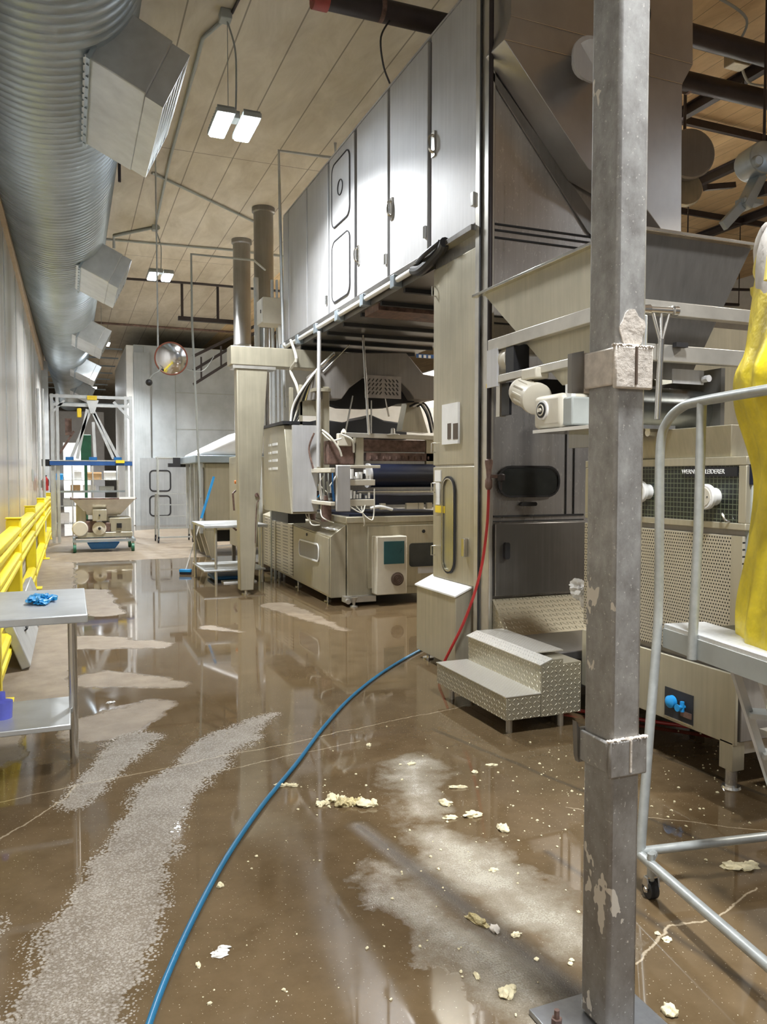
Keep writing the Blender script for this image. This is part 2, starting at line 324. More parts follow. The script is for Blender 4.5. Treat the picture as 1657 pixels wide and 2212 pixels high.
# ------------------------------------------------------------------ mesh tools
class MB:
    def __init__(s): s.b = bmesh.new()
    def poly(s, pts):
        return s.b.faces.new([s.b.verts.new(p) for p in pts])
    def hexa(s, p):      # p: 8 points, bottom ring then top ring
        v = [s.b.verts.new(q) for q in p]
        for f in ((3, 2, 1, 0), (4, 5, 6, 7), (0, 1, 5, 4), (1, 2, 6, 5), (2, 3, 7, 6), (3, 0, 4, 7)): s.b.faces.new([v[i] for i in f])
        return s
    def box(s, x0, x1, y0, y1, z0, z1):
        x0, x1 = sorted((x0, x1)); y0, y1 = sorted((y0, y1)); z0, z1 = sorted((z0, z1))
        return s.hexa([(x0, y0, z0), (x1, y0, z0), (x1, y1, z0), (x0, y1, z0), (x0, y0, z1), (x1, y0, z1), (x1, y1, z1), (x0, y1, z1)])
    def bar(s, a, c, w, h=None, up=(0, 0, 1)):      # rectangular bar between two points
        a, c = Vector(a), Vector(c); h = h or w; d = (c-a).normalized(); u = Vector(up)
        if abs(d.dot(u)) > .98: u = Vector((0, 1, 0))
        r = d.cross(u).normalized()*w/2; k = r.cross(d).normalized()*h/2
        return s.hexa([a-r-k, a+r-k, c+r-k, c-r-k, a-r+k, a+r+k, c+r+k, c-r+k])
    def prism(s, pts, off):      # closed polygon of 3D points extruded by off
        off = Vector(off); n = len(pts)
        a = [s.b.verts.new(p) for p in pts]; c = [s.b.verts.new(Vector(p)+off) for p in pts]
        s.b.faces.new(a[::-1]); s.b.faces.new(c)
        for i in range(n): s.b.faces.new((a[i], a[(i+1) % n], c[(i+1) % n], c[i]))
        return s
    def ring(s, c, d, r, seg, u=None):
        d = d.normalized()
        if u is None: u = d.orthogonal().normalized()
        u = (u - d*u.dot(d)).normalized(); v = d.cross(u)
        return [s.b.verts.new(c + (u*math.cos(6.28318*i/seg) + v*math.sin(6.28318*i/seg))*r) for i in range(seg)], u
    def tube(s, pts, r, seg=12, cap=True):
        pts = [Vector(p) for p in pts]; rs = r if isinstance(r, (list, tuple)) else [r]*len(pts)
        prev = None; u = None; first = None
        for i, p in enumerate(pts):
            d = (pts[min(i+1, len(pts)-1)] - pts[max(i-1, 0)])
            if d.length < 1e-9: d = Vector((0, 0, 1))
            k, u = s.ring(p, d, rs[i], seg, u)
            if prev:
                for j in range(seg): s.b.faces.new((prev[j], prev[(j+1) % seg], k[(j+1) % seg], k[j]))
            else: first = k
            prev = k
        if cap: s.b.faces.new(first[::-1]); s.b.faces.new(prev)
        return s
    def cyl(s, a, c, r, seg=20): return s.tube([a, c], r, seg)
    def lathe(s, c, axis, prof, seg=28):     # prof: list of (along axis, radius)
        c, axis = Vector(c), Vector(axis).normalized()
        return s.tube([c+axis*h for h, _ in prof], [max(r, 1e-4) for _, r in prof], seg)
    def rrect(s, c, ux, uy, w, h, rad, off, inner=None, seg=5):   # rounded slab, or frame if inner
        c, ux, uy = Vector(c), Vector(ux), Vector(uy)
        def loop(w, h, rad):
            L = []
            for cx, cy, a0 in ((w/2-rad, h/2-rad, 0), (-w/2+rad, h/2-rad, 90), (-w/2+rad, -h/2+rad, 180), (w/2-rad, -h/2+rad, 270)):
                for i in range(seg+1):
                    a = math.radians(a0+90*i/seg); L.append(c+ux*(cx+rad*math.cos(a))+uy*(cy+rad*math.sin(a)))
            return L
        o = loop(w, h, rad)
        if not inner: return s.prism(o, off)
        off = Vector(off); i_ = loop(w-2*inner, h-2*inner, max(rad-inner, .002)); n = len(o)
        A = [s.b.verts.new(p) for p in o]; B = [s.b.verts.new(p) for p in i_]
        C = [s.b.verts.new(p+off) for p in o]; D = [s.b.verts.new(p+off) for p in i_]
        for k in range(n):
            j = (k+1) % n
            for f in ((A[k], A[j], B[j], B[k]), (C[k], D[k], D[j], C[j]), (A[k], C[k], C[j], A[j]), (B[k], B[j], D[j], D[k])): s.b.faces.new(f)
        return s
    def blob(s, c, sx, sy, sz, seed=0, rough=0.4, sub=3, flat=True):
        r = bmesh.ops.create_icosphere(s.b, subdivisions=sub, radius=1)
        for v in r['verts']:
            k = 1 + rough*noise.fractal(v.co*1.7+Vector((seed*3.1, seed*1.7, seed)), 1.0, 2.0, 3)
            p = v.co*k; z = p.z*sz
            if flat: z = max(z, -sz*0.35)
            v.co = Vector(c)+Vector((p.x*sx, p.y*sy, z))
        return s
    def build(s, name, mat, parent=None, bevel=0.0, smooth=True, ang=35):
        bmesh.ops.recalc_face_normals(s.b, faces=s.b.faces)
        me = bpy.data.meshes.new(name); s.b.to_mesh(me); s.b.free()
        me.materials.append(M[mat] if isinstance(mat, str) else mat)
        # vertices relative to the bounding-box bottom centre, object there
        xs = [v.co for v in me.vertices]
        lo = Vector((min(p.x for p in xs), min(p.y for p in xs), min(p.z for p in xs))); hi = Vector((max(p.x for p in xs), max(p.y for p in xs), max(p.z for p in xs)))
        o0 = Vector(((lo.x+hi.x)/2, (lo.y+hi.y)/2, lo.z))
        for v in me.vertices: v.co -= o0
        if smooth:
            for p in me.polygons: p.use_smooth = True
            try: me.set_sharp_from_angle(angle=math.radians(ang))
            except Exception: pass
        o = bpy.data.objects.new(name, me); COL.objects.link(o)
        base = Vector((0, 0, 0)); q = parent
        while q is not None: base += q.location; q = q.parent
        o.parent = parent; o.location = o0-base
        if bevel:
            bv = o.modifiers.new('bevel', 'BEVEL'); bv.width = bevel; bv.segments = 2; bv.limit_method = 'ANGLE'; bv.angle_limit = math.radians(40)
        return o
def tag(o, label=None, cat=None, group=None, kind=None):
    if label: o['label'] = label
    if cat: o['category'] = cat
    if group: o['group'] = group
    if kind: o['kind'] = kind
    return o
def thing(name, label, cat, loc, group=None):
    o = bpy.data.objects.new(name, None); COL.objects.link(o); o.location = loc; o.empty_display_size = 0.1
    return tag(o, label, cat, group)
def copy_tree(o, parent=None):
    c = o.copy(); COL.objects.link(c); c.parent = parent
    for ch in list(o.children): copy_tree(ch, c)
    return c
def struct(o): o['kind'] = 'structure'; return o
def arc_pts(pts, n=6, it=3):      # smooth polyline (Catmull-Rom)
    P = [Vector(p) for p in pts]; out = []
    for i in range(len(P)-1):
        a, b_, c, d = P[max(i-1, 0)], P[i], P[i+1], P[min(i+2, len(P)-1)]
        for k in range(n):
            u = k/n
            out.append(0.5*((2*b_)+(c-a)*u+(2*a-5*b_+4*c-d)*u*u+(3*b_-a-3*c+d)*u**3))
    out.append(P[-1]); return out
def Ysec(px, X, py=600): return PX(px, py, X).y
XF, XL = (-1, 0, 0), (0, -1, 0)

# ------------------------------------------------------------------ the room
def build_room():
    b = MB(); b.poly([(-3, -8, 0), (16, -8, 0), (16, 52, 0), (-3, 52, 0)]); struct(b.build('floor', 'floor'))
    b = MB(); b.box(-3, 4.75, -8, 52, ZC, ZC+.15); struct(b.build('ceiling', 'ceil'))
    b = MB(); b.box(4.75, 16, -8, 52, ZC, ZC+.15); struct(b.build('ceiling', 'ceil_wood'))
    b = MB(); b.box(-1.0, -0.78, -8, 27, 0, 4.9); struct(b.build('wall_left', 'wall'))
    b = MB(); b.box(-1.0, -0.72, -8, 27, 4.9, ZC); struct(b.build('trim_1', 'trim', bevel=.01))
    b = MB()
    for y in (2, 4.4, 6.8, 9.2, 11.6, 14, 16.4, 18.8, 21.2, 23.6): b.box(-.782, -.772, y, y+.03, 0, 4.9)
    struct(b.build('trim_2', 'galv_light'))
    b = MB(); b.box(-.785, -.74, -8, 27, 0, .09); struct(b.build('baseboard_left', 'beige'))
    b = MB(); b.box(-3, 16, 51, 51.2, 0, ZC); struct(b.build('wall_back', 'white'))
    b = MB(); b.box(15.5, 15.7, -8, 51, 0, ZC); struct(b.build('wall_right', 'white'))
    b = MB(); b.box(-2.9, -2.7, 27, 51, 0, ZC); struct(b.build('wall_left', 'white'))
build_room()

# ------------------------------------------------------------------ ceiling lights
def build_lamps():
    src = None
    labs = ['nearest twin-panel white LED light hanging in front of the large duct', 'farther twin-panel LED light hanging above the convex mirror',
            'twin LED light overhead just behind the viewpoint', 'twin LED light well behind the viewpoint',
            'small bright LED light seen past the grey enclosure edge', 'farthest small LED light above the aluminium frame',
            'unseen twin LED light added over the divider side of the hall', 'unseen twin LED light added beyond the tower on the timber ceiling side', 'unseen far twin LED light added on the timber ceiling side']
    for i, (x, y, z, w) in enumerate(LAMPS):
        L = thing('ceiling_light', labs[i], 'light', (x, y, z), 'twin LED ceiling lights')
        for s in (-1, 1):
            cx = x+s*.135
            b = MB(); b.box(cx-.095, cx+.095, y-.31, y+.31, z+.02, z+.07)
            for k in range(9): b.box(cx-.09, cx+.09, y-.28+k*.07, y-.27+k*.07, z+.07, z+.10)
            b.build('light_housing', 'greypaint', L, bevel=.006)
            b = MB(); b.rrect((cx, y, z), (1, 0, 0), (0, 1, 0), .16, .58, .03, (0, 0, .022)); b.build('lens', 'lens', L)
        b = MB(); b.box(x-.05, x+.05, y-.08, y+.08, z+.08, z+.16); b.build('driver_box', 'greypaint', L, bevel=.006)
        if i in (0, 1, 2):
            b = MB(); b.tube(arc_pts([(x+.02, y, z+.15), (x+.03, y, z+.5), (x+.02, y+.01, ZC-.35), (x-.06, y+.02, ZC-.08)], 5), .010, 6); b.cyl((x-.06, y, z+.15), (x-.06, y, ZC-.02), .004, 6)
            b.build('cord', 'greypaint', L)
            b = MB(); b.box(x-.14, x-.02, y-.07, y+.07, ZC-.10, ZC-.001); b.build('junction_box', 'greypaint', L, bevel=.008)
        else:
            b = MB(); b.cyl((x, y, z+.15), (x, y, ZC-.001), .006, 6); b.build('cord', 'greypaint', L)
        ld = bpy.data.lights.new('led_glow', 'AREA'); ld.shape = 'RECTANGLE'; ld.size = .42; ld.size_y = .58; ld.spread = math.radians(140); ld.energy = w; ld.color = (0.96, 0.98, 1.0) if i < 6 else (1.0, .95, .86)
        lo = bpy.data.objects.new('led_glow', ld); COL.objects.link(lo); lo.parent = L; lo.location = (0, 0, -.02)
build_lamps()

# ------------------------------------------------------------------ spiral duct
def duct_axis(y):
    k = min(max((y-10)/26.0, 0), 1)
    r = .78 - .18*k; x = -.19 + .22*k; z = 5.52 + .04*k
    return Vector((x, y, z)), r
def build_duct():
    D = thing('spiral_duct', 'large round galvanised spiral air duct running along the left wall under the ceiling', 'duct', (-.19, 10, 4.7))
    b = MB(); pts = []; rs = []; y = 1.0
    while y < 43:
        c, r = duct_axis(y)
        for dy, dr in ((0, 0), (.012, .014), (.024, 0)): pts.append(Vector((c.x, y+dy, c.z))); rs.append(r+dr)
        y += .125 if y < 16 else .19
    b.tube(pts, rs, 56); b.build('duct_shell', 'galv', D, ang=60)
    ax = Vector((.9, 0, -.43)).normalized(); up = Vector((.43, 0, .9)).normalized()
    for i, y0 in enumerate((6.5, 12.9, 19.3, 25.7, 32.1)):
        c, r = duct_axis(y0); c = Vector((.0, 0, 5.18)) + Vector((0, y0, 0)); L = 1.65; hw = .25
        B0 = Vector((.60, y0, 3.0+1.6)) + Vector((0, 0, 0))      # outer bottom corner
        b = MB(); inn = -ax*.62; o = up*.5
        p = [B0+inn, B0, B0+Vector((0, L, 0)), B0+inn+Vector((0, L, 0))]
        b.hexa(p + [q+o for q in p])
        bx = b.build('duct_outlet', 'galv_light', D, bevel=.01)
        fl = MB(); q0 = B0-ax*.47
        fl.hexa([q0-up*.03+Vector((0, -.05, 0)), q0-up*.03+ax*.03+Vector((0, -.05, 0)), q0-up*.03+ax*.03+Vector((0, L+.05, 0)), q0-up*.03+Vector((0, L+.05, 0)),
                 q0+up*.5+Vector((0, -.05, 0)), q0+up*.5+ax*.03+Vector((0, -.05, 0)), q0+up*.5+ax*.03+Vector((0, L+.05, 0)), q0+up*.5+Vector((0, L+.05, 0))])
        for k in range(9):
            w = q0-up*.032+ax*.015+Vector((0, .05+k*.19, 0)); fl.cyl(w, w-up*.008, .012, 6)
        fl.build('outlet_flange', 'galv', bx)
        g = MB(); q = B0+ax*.001+Vector((0, .04, 0))
        def fr(a0, a1, u0, u1, y0_, y1_):
            pp = [q+ax*a0+up*u0+Vector((0, y0_, 0)), q+ax*a1+up*u0+Vector((0, y0_, 0)), q+ax*a1+up*u0+Vector((0, y1_, 0)), q+ax*a0+up*u0+Vector((0, y1_, 0))]
            g.hexa(pp+[z+up*(u1-u0) for z in pp])
        fr(0, .15, 0, .02, 0, L-.08); fr(0, .15, .48, .5, 0, L-.08); fr(0, .15, .02, .48, 0, .02); fr(0, .15, .02, .48, L-.10, L-.08)
        for k in range(24): fr(.04, .13, .02, .48, .05+k*.0625, .056+k*.0625)
        for k in range(5): fr(.10, .15, .09*(k+1)-.004, .09*(k+1)+.004, .02, L-.10)
        g.build('louvre_grille', 'galv_light', bx)
        bk = MB(); q = B0+ax*.002+up*.02+Vector((0, .06, 0)); pp = [q, q+ax*.02, q+ax*.02+Vector((0, L-.14, 0)), q+Vector((0, L-.14, 0))]; bk.hexa(pp+[z+up*.45 for z in pp]); bk.build('grille_back', 'gap', bx)
    for y in (4.5, 10.2, 16.8, 23.2):
        b = MB(); b.cyl((.62, y, 5.2), (.62, y, ZC), .018, 8); b.cyl((-.95 if 0 else -.70, y, 6.0), (-.70, y, ZC), .01, 6); b.bar((-.6, y, 6.34), (.66, y, 6.34), .04); b.build('hanger_rod', 'darkpipe', D)
build_duct()

# ------------------------------------------------------------------ ceiling conduits and pipes
def pipe(name, pts, r, mat, label, cat='pipe', smooth=0, group=None, seg=10):
    b = MB(); b.tube(arc_pts(pts, 6) if smooth else pts, r, seg); return tag(b.build(name, mat), label, cat, group)
def build_ceiling_stuff():
    zc = ZC-.03
    pipe('conduit', [(1.62, 8.5, zc), (1.45, 9.0, zc), (1.50, 12.5, zc), (1.62, 15.9, zc)], .022, 'greypaint', 'straight grey conduit on the ceiling between the two hanging lights', 'conduit')
    pipe('conduit', [(.9, 16.9, zc-.25), (.9, 16.9, zc), (1.55, 16.1, zc), (1.7, 16.0, zc)], .03, 'greypaint', 'short bent grey conduit beside the farther hanging light', 'conduit')
    pipe('conduit', [(1.66, 8.4, zc), (1.75, 7.2, zc), (.6, 7.0, zc)], .016, 'darkpipe', 'thin dark conduit crossing the ceiling above the nearest light', 'conduit')
    pipe('sprinkler_pipe', [(.66, 17.2, zc), (3.2, 17.0, zc), (9, 17.2, zc)], .022, 'greypaint', 'thin grey pipe crossing the ceiling before the far hanging light')
    pipe('sprinkler_pipe', [(.7, 19.6, zc-.2), (3.0, 19.4, zc-.2), (9, 19.4, zc-.2)], .03, 'darkpipe', 'dark pipe crossing the ceiling beyond the far hanging light')
    pipe('sprinkler_pipe', [(.5, 24.5, 6.1), (6, 24.5, 6.1)], .035, 'rust', 'brown pipe on the ceiling just before the grey enclosure')
    pipe('sprinkler_pipe', [(1.3, 13.2, zc), (3.5, 15.1, zc)], .02, 'greypaint', 'thin grey pipe running diagonally across the ceiling to the smoke stacks')
    # dark steel pipes on the timber side, one reappearing left of the oven
    P = thing('process_pipe', 'thick dark pipe crossing above the oven top, red cap on its left end', 'pipe', (5, 6.85, 5.8))
    b = MB(); b.cyl((2.2, 6.92, 5.93), (15.5, 6.75, 5.93), .10, 24); b.build('pipe', 'darkpipe', P)
    b = MB(); b.cyl((2.10, 6.92, 5.93), (2.24, 6.92, 5.93), .115, 20); b.cyl((2.03, 6.92, 5.93), (2.10, 6.92, 5.93), .05, 12); b.build('end_cap', 'redcap', P)
    for x in (2.75, 6.4, 9.2):
        b = MB(); b.cyl((x, 6.9, 6.0), (x, 6.9, ZC), .012, 6); b.lathe((x, 6.9, 5.93), (1, 0, 0), [(-.02, .108), (.02, .108)], 20); b.build('pipe_hanger', 'rust', P)
    b = MB(); b.cyl((4.9, 6.15, 5.93), (15.5, 6.2, 5.93), .10, 24); tag(b.build('process_pipe', 'darkpipe'), 'thick black pipe near the timber ceiling, upper of the pair beside the tower', 'pipe')
    b = MB(); b.cyl((2.35 if 0 else 3.0, 6.88, 6.02), (3.6, 6.86, 6.02), .001, 3)
    for (x0, y0, x1, y1, w, lab) in ((5.2, 8.4, 11, 8.5, .06, 'dark steel joist under the timber ceiling nearest the pipes'), (5.2, 11.2, 13, 11.3, .05, 'dark steel joist under the timber ceiling behind the round fan'),):
        bb = MB(); bb.bar((x0, y0, 6.4), (x1, y1, 6.4), w, .10); bb.cyl((x0+.5, y0+.01, 6.4), (x0+.5, y0+.01, ZC), .01, 6); tag(bb.build('ceiling_joist', 'darkpipe'), lab, 'beam')
    for k, (x, lab) in enumerate(((7.6, 'dark roof beam on the timber ceiling, closest to the tower'), (9.6, 'dark roof beam on the timber ceiling, next out from the tower'), (11.8, 'dark roof beam on the timber ceiling, farthest from the tower'))):
        bb = MB(); bb.box(x, x+.10, 4.5, 30, ZC-.15, ZC-.13); bb.box(x+.04, x+.06, 4.5, 30, ZC-.13, ZC-.02); bb.box(x, x+.10, 4.5, 30, ZC-.02, ZC-.001); tag(bb.build('roof_beam', 'darkpipe'), lab, 'beam', )
    for (a, c, lab) in (((6.3, 14.5, 5.5), (14, 12.2, 5.5), 'thin dark sprinkler line high over the yellow apron'), ((6.5, 12.5, 4.9), (12, 11.5, 4.9), 'thin dark pipe just above the bright white wall'), ((6.6, 16, 5.6), (14, 15.0, 5.9), 'thin dark line behind the round fan')):
        b_ = MB(); b_.tube([a, c], .03, 10); b_.cyl(a, (a[0], a[1], ZC), .01, 6); b_.cyl(c, (c[0], c[1], ZC), .01, 6); tag(b_.build('sprinkler_pipe', 'darkpipe'), lab, 'pipe')
    for (x, y, lab) in ((8.2, 10.5, 'thin hanging rod right of the round fan'), (9.6, 10.3, 'thin hanging rod above the apron'), (7.2, 6.9, 'short hanging rod over the thick pipes')):
        pipe('hanger_rod', [(x, y, 5.0 if y > 8 else 6.0), (x, y, ZC)], .012, 'darkpipe', lab, 'rod', seg=6)
    J = thing('junction_box', 'small grey junction box between the two thick dark pipes', 'box', (6.6, 6.5, 5.95))
    bb = MB(); bb.box(6.5, 6.72, 6.35, 6.5, 5.92, 6.15); bb.build('body', 'stain_warm', J, bevel=.01)
    bb = MB(); bb.tube(arc_pts([(6.6, 6.4, 6.15), (6.6, 6.3, 6.35), (6.1, 6.2, 6.4), (5.6, 6.2, 6.42)], 6), .014, 6); bb.tube(arc_pts([(6.7, 6.45, 5.95), (7.0, 6.6, 5.9), (7.4, 6.6, 6.0), (7.3, 6.5, 6.3)], 6), .014, 6); bb.build('cable', 'greypaint', J)
    # round fan
    Fn = thing('round_fan', 'large round dark fan drum hanging behind the chute', 'fan', (7.35, 7.6, 5.2))
    c = PY(1478, 345, 7.9); 
    bb = MB(); bb.lathe(c, (-.35, -1, 0), [(-.12, .22), (-.1, .26), (.18, .31), (.20, .29)], 32); bb.build('drum', 'duct_hood', Fn)
    bb = MB(); bb.lathe(c+Vector((0, 0, -.36)), (-.35, -1, .2), [(-.02, .24), (.03, .23)], 24); bb.build('reflector', 'stain_warm', Fn)
    bb = MB(); bb.cyl(c+Vector((.0, 0, .3)), (c.x, c.y, ZC), .02, 8); bb.bar(c+Vector((.35, 0, -.3)), PY(1585, 400, 8.0), .07); bb.build('mount', 'darkpipe', Fn)
    # machinery bracket by the person's shoulder
    Q = thing('drive_bracket', 'grey bolted drive head with a slanted arm above the apron', 'machine part', PY(1635, 380, 6.0))
    y = 6.0
    bb = MB()
    bb.lathe(PY(1633, 350, y), (-.2, -1, 0), [(-.15, .12), (-.13, .16), (.13, .16), (.15, .11)], 20); bb.lathe(PY(1633, 350, y-.17), (-.2, -1, 0), [(0, .06), (.05, .05)], 16)
    bb.bar(PY(1640, 380, y), PY(1605, 450, y), .14, .10); bb.build('gear_head', 'galv', Q, bevel=.01)
    bb = MB(); bb.bar(PY(1615, 430, y), PY(1562, 488, y), .10, .05, (0, 1, 0)); bb.bar(PY(1598, 435, y), PY(1640, 440, y), .05, .12, (0, 1, 0)); bb.build('arm', 'galv', Q, bevel=.005)
    bb = MB(); bb.cyl(PY(1650, 330, y), (PY(1650, 330, y).x, y, ZC), .014, 8); bb.bar(PY(1640, 410, y), PY(1700, 400, y), .12, .12); bb.build('mount', 'darkpipe', Q)
    # white partition far right
    bb = MB(); bb.box(8.8, 8.9, 9.0, 20, 0, 4.35); struct(bb.build('wall_right', 'white'))
    # flexible cable hanging over oven top
    pipe('cable', [PY(845, 40, 6.9), PY(823, 80, 6.8), PY(828, 140, 6.9), PY(842, 180, 7.0)], .009, 'black', 'thin black cable looping from the dark pipe to the oven top', 'cable', 1, seg=6)
    # ceiling drop pipes
    pipe('drop_pipe', [(2.9, 11.05, 2.6), (2.86, 11.1, 5.4), (2.86, 11.15, 6.28), (3.7, 11.1, 6.28), (3.7, 11.1, ZC)], .022, 'galv_light', 'slim light grey pipe rising beside the oven end to the ceiling')
    pipe('drop_pipe', [PY(433, 1075, 12.2), PY(425, 900, 12.2), PY(415, 700, 12.2), PY(413, 549, 12.2), PY(548, 562, 12.6), (3.3, 13.9, 5.3)], .018, 'greypaint', 'slim vertical pipe with a horizontal top run to the smoke stack, by the far table')
build_ceiling_stuff()
pb = MB()

# ------------------------------------------------------------------ exhaust stacks, electrical box
def build_stacks():
    for (x, y, z0, lab) in ((3.38, 16.3, 3.2, 'thinner exhaust stack on the left, shining at its lower half'), (3.36, 14.25, 3.1, 'darker exhaust stack on the right, nearer the oven')):
        s_ = thing('exhaust_stack', lab, 'stack', (x, y, z0))
        b = MB(); b.lathe((x, y, 2.35), (0, 0, 1), [(0, .18), (1.95, .18)], 32); b.build('lower_pipe', 'chrome', s_)
        b = MB(); b.lathe((x, y, 4.3), (0, 0, 1), [(0, .18), (.01, .187), (.05, .187), (.06, .18), (2.1, .18), (2.12, .21), (2.199, .21)], 32); b.build('upper_pipe', 'stain_dark', s_)
    for i, (px, r) in enumerate(((556, .045), (607, .02), (598, .02), (588, .025))):
        t_ = PY(px, 640, 12.0); b_ = PY(px+4, 745, 12.0); t_.z += .25
        if i == 0: t_ = PY(553, 600, 13.0); b_ = PY(561, 760, 13.0)
        pipe('conduit', [Vector((b_.x, b_.y, 0)), t_], r, 'galv_light', ['stout bright pipe between the two exhaust stacks', 'vertical conduit under the electrical box, closest to the oven', 'vertical conduit under the electrical box, the middle one', 'vertical conduit under the electrical box, farthest from the oven'][i], 'conduit')
    E = thing('electrical_box', 'beige wall-type electrical box hung beside the oven end and stacks', 'electrical box', (2.85, 11.75, 3.87))
    b = MB(); b.box(2.72, 3.02, 11.6, 11.95, 3.9, 4.29); b.build('box_body', 'beige', E, bevel=.008)
    b = MB(); b.box(2.70, 2.72, 11.62, 11.93, 3.92, 4.27); b.build('box_door', 'white', E, bevel=.004)
    b = MB(); b.box(2.69, 2.70, 11.64, 11.66, 4.05, 4.10); b.build('latch', 'black', E)
    b = MB(); b.tube(arc_pts([(3.0, 11.7, 3.9), (3.0, 11.65, 3.6), (2.95, 11.3, 3.42), (2.9, 11.0, 3.5)], 6), .03, 10); b.build('flexible_conduit', 'white', E)
    # dark stair-like racking seen between stacks
    R = thing('catwalk_rail', 'dark steel catwalk truss behind the exhaust stacks', 'truss', (4, 24, 5))
    b = MB()
    for dz in (0, .35, .7): b.bar((2.9, 20, 3.9+dz), (6.0, 20, 6.0+dz if 6.0+dz < 6.3 else 6.3), .07)
    for k in range(6): b.bar((3.1+k*.5, 20, 4.0+k*.34), (3.1+k*.5, 20, 4.6+k*.30), .04)
    b.bar((2.6, 20.4, 5.6), (4.4, 20.4, 5.6), .12, .1); b.bar((2.7, 20.4, 5.6), (2.7, 20.4, 6.5), .06); b.bar((3.6, 20.4, 5.6), (3.6, 20.4, 6.5), .06); b.bar((5.2, 20, 5.4), (5.2, 20, 6.5), .05)
    b.build('truss_bars', 'darkpipe', R)
build_stacks()

# ------------------------------------------------------------------ elevated oven / proofer enclosure
def build_oven():
    O = thing('proofer_enclosure', 'long raised stainless enclosure with tall doors along its side', 'industrial oven', (3.9, 8.2, 3.5))
    b = MB(); b.box(2.985, 4.75, 6.21, 11.28, 3.50, 5.385); b.build('body', 'stain', O)
    b = MB(); b.box(2.96, 4.75, 5.20, 11.30, 5.40, 5.42); b.build('top_sheet', 'stain', O)
    b = MB()
    for y0, y1 in ((6.214, 6.29), (7.157, 7.217), (8.1, 8.19), (9.063, 9.136), (10.008, 10.05), (10.939, 10.97)):
        b.box(2.978, 2.99, y0, y1, 3.54, 5.37)
    b.build('door_gaps', 'gap', O)
    edges = [(5.41, 6.214), (6.29, 7.157), (7.217, 8.1), (8.19, 9.063), (9.136, 10.008), (10.05, 10.939), (10.98, 11.26)]
    hz = [4.45, 4.2, 4.0]
    for i, (y0, y1) in enumerate(edges):
        b = MB(); b.box(2.945, 2.985, y0, y1, 3.56, 5.375); d = b.build('door', 'stain', O, bevel=.006)
        if i == 3:
            yc = (y0+y1)/2
            for (z0, z1) in ((4.53, 5.25), (3.66, 4.36)):
                b = MB(); b.rrect((2.944, yc, (z0+z1)/2), (0, 1, 0), (0, 0, 1), .62, z1-z0, .10, (-.008, 0, 0)); p_ = b.build('window_panel', 'stain_warm' if 0 else 'stain', d)
                b = MB(); b.rrect((2.936, yc, (z0+z1)/2), (0, 1, 0), (0, 0, 1), .64, z1-z0+.02, .11, (-.006, 0, 0), inner=.014); b.build('window_seal', 'gap', d)
            b = MB(); b.tube([Vector((2.93, yc+.085*math.cos(a*math.pi/12), 4.92+.085*math.sin(a*math.pi/12))) for a in range(25)], .006, 6); b.build('port_ring', 'gap', d)
        if i in (0, 1, 2):
            b = MB(); b.tube(arc_pts([(2.945, y1-.06, hz[i]+.07), (2.90, y1-.06, hz[i]+.05), (2.90, y1-.06, hz[i]-.05), (2.945, y1-.06, hz[i]-.08)], 4), .012, 8); b.box(2.93, 2.946, y1-.09, y1-.03, hz[i]-.11, hz[i]+.1)
            b.build('handle', 'chrome', d)
        if i in (0, 1, 2, 4):
            b = MB()
            for z in (3.75,): b.box(2.925, 2.947, y0+.01, y0+.05, z-.05, z+.05)
            b.build('hinge', 'chrome', d)
    # bottom rail: light tube and channel along the lower edge
    b = MB(); b.box(2.90, 2.99, 5.4, 11.3, 3.50, 3.545); b.build('sill_channel', 'stain_dark', O, bevel=.004)
    b = MB(); b.cyl((2.92, 6.5, 3.47), (2.92, 11.5, 3.47), .028, 12); b.build('rail_tube', 'white', O)
    for k in range(6):
        y = 6.9+k*.85
        b = MB(); b.box(2.88, 2.97, y, y+.10, 3.40, 3.52); b.build('rail_clamp', 'galv', O, bevel=.006)
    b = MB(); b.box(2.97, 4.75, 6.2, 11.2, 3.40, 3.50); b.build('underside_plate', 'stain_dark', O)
    b = MB()
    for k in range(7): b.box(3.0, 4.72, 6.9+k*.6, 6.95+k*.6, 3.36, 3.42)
    b.build('underside_ribs', 'gap', O)
    b = MB(); b.box(3.0, 4.72, 7.6, 8.0, 3.33, 3.40); b.build('conveyor_return', 'rust', O)
    b = MB(); b.tube(arc_pts([(2.93, 6.55, 3.47), (2.9, 6.3, 3.42), (2.93, 6.0, 3.50), (2.9, 5.85, 3.53)], 5), .045, 10); b.tube(arc_pts([(2.9, 6.4, 3.5), (2.85, 6.15, 3.5), (2.9, 5.95, 3.56)], 5), .02, 8); b.build('cable_bundle', 'black', O)
build_oven()

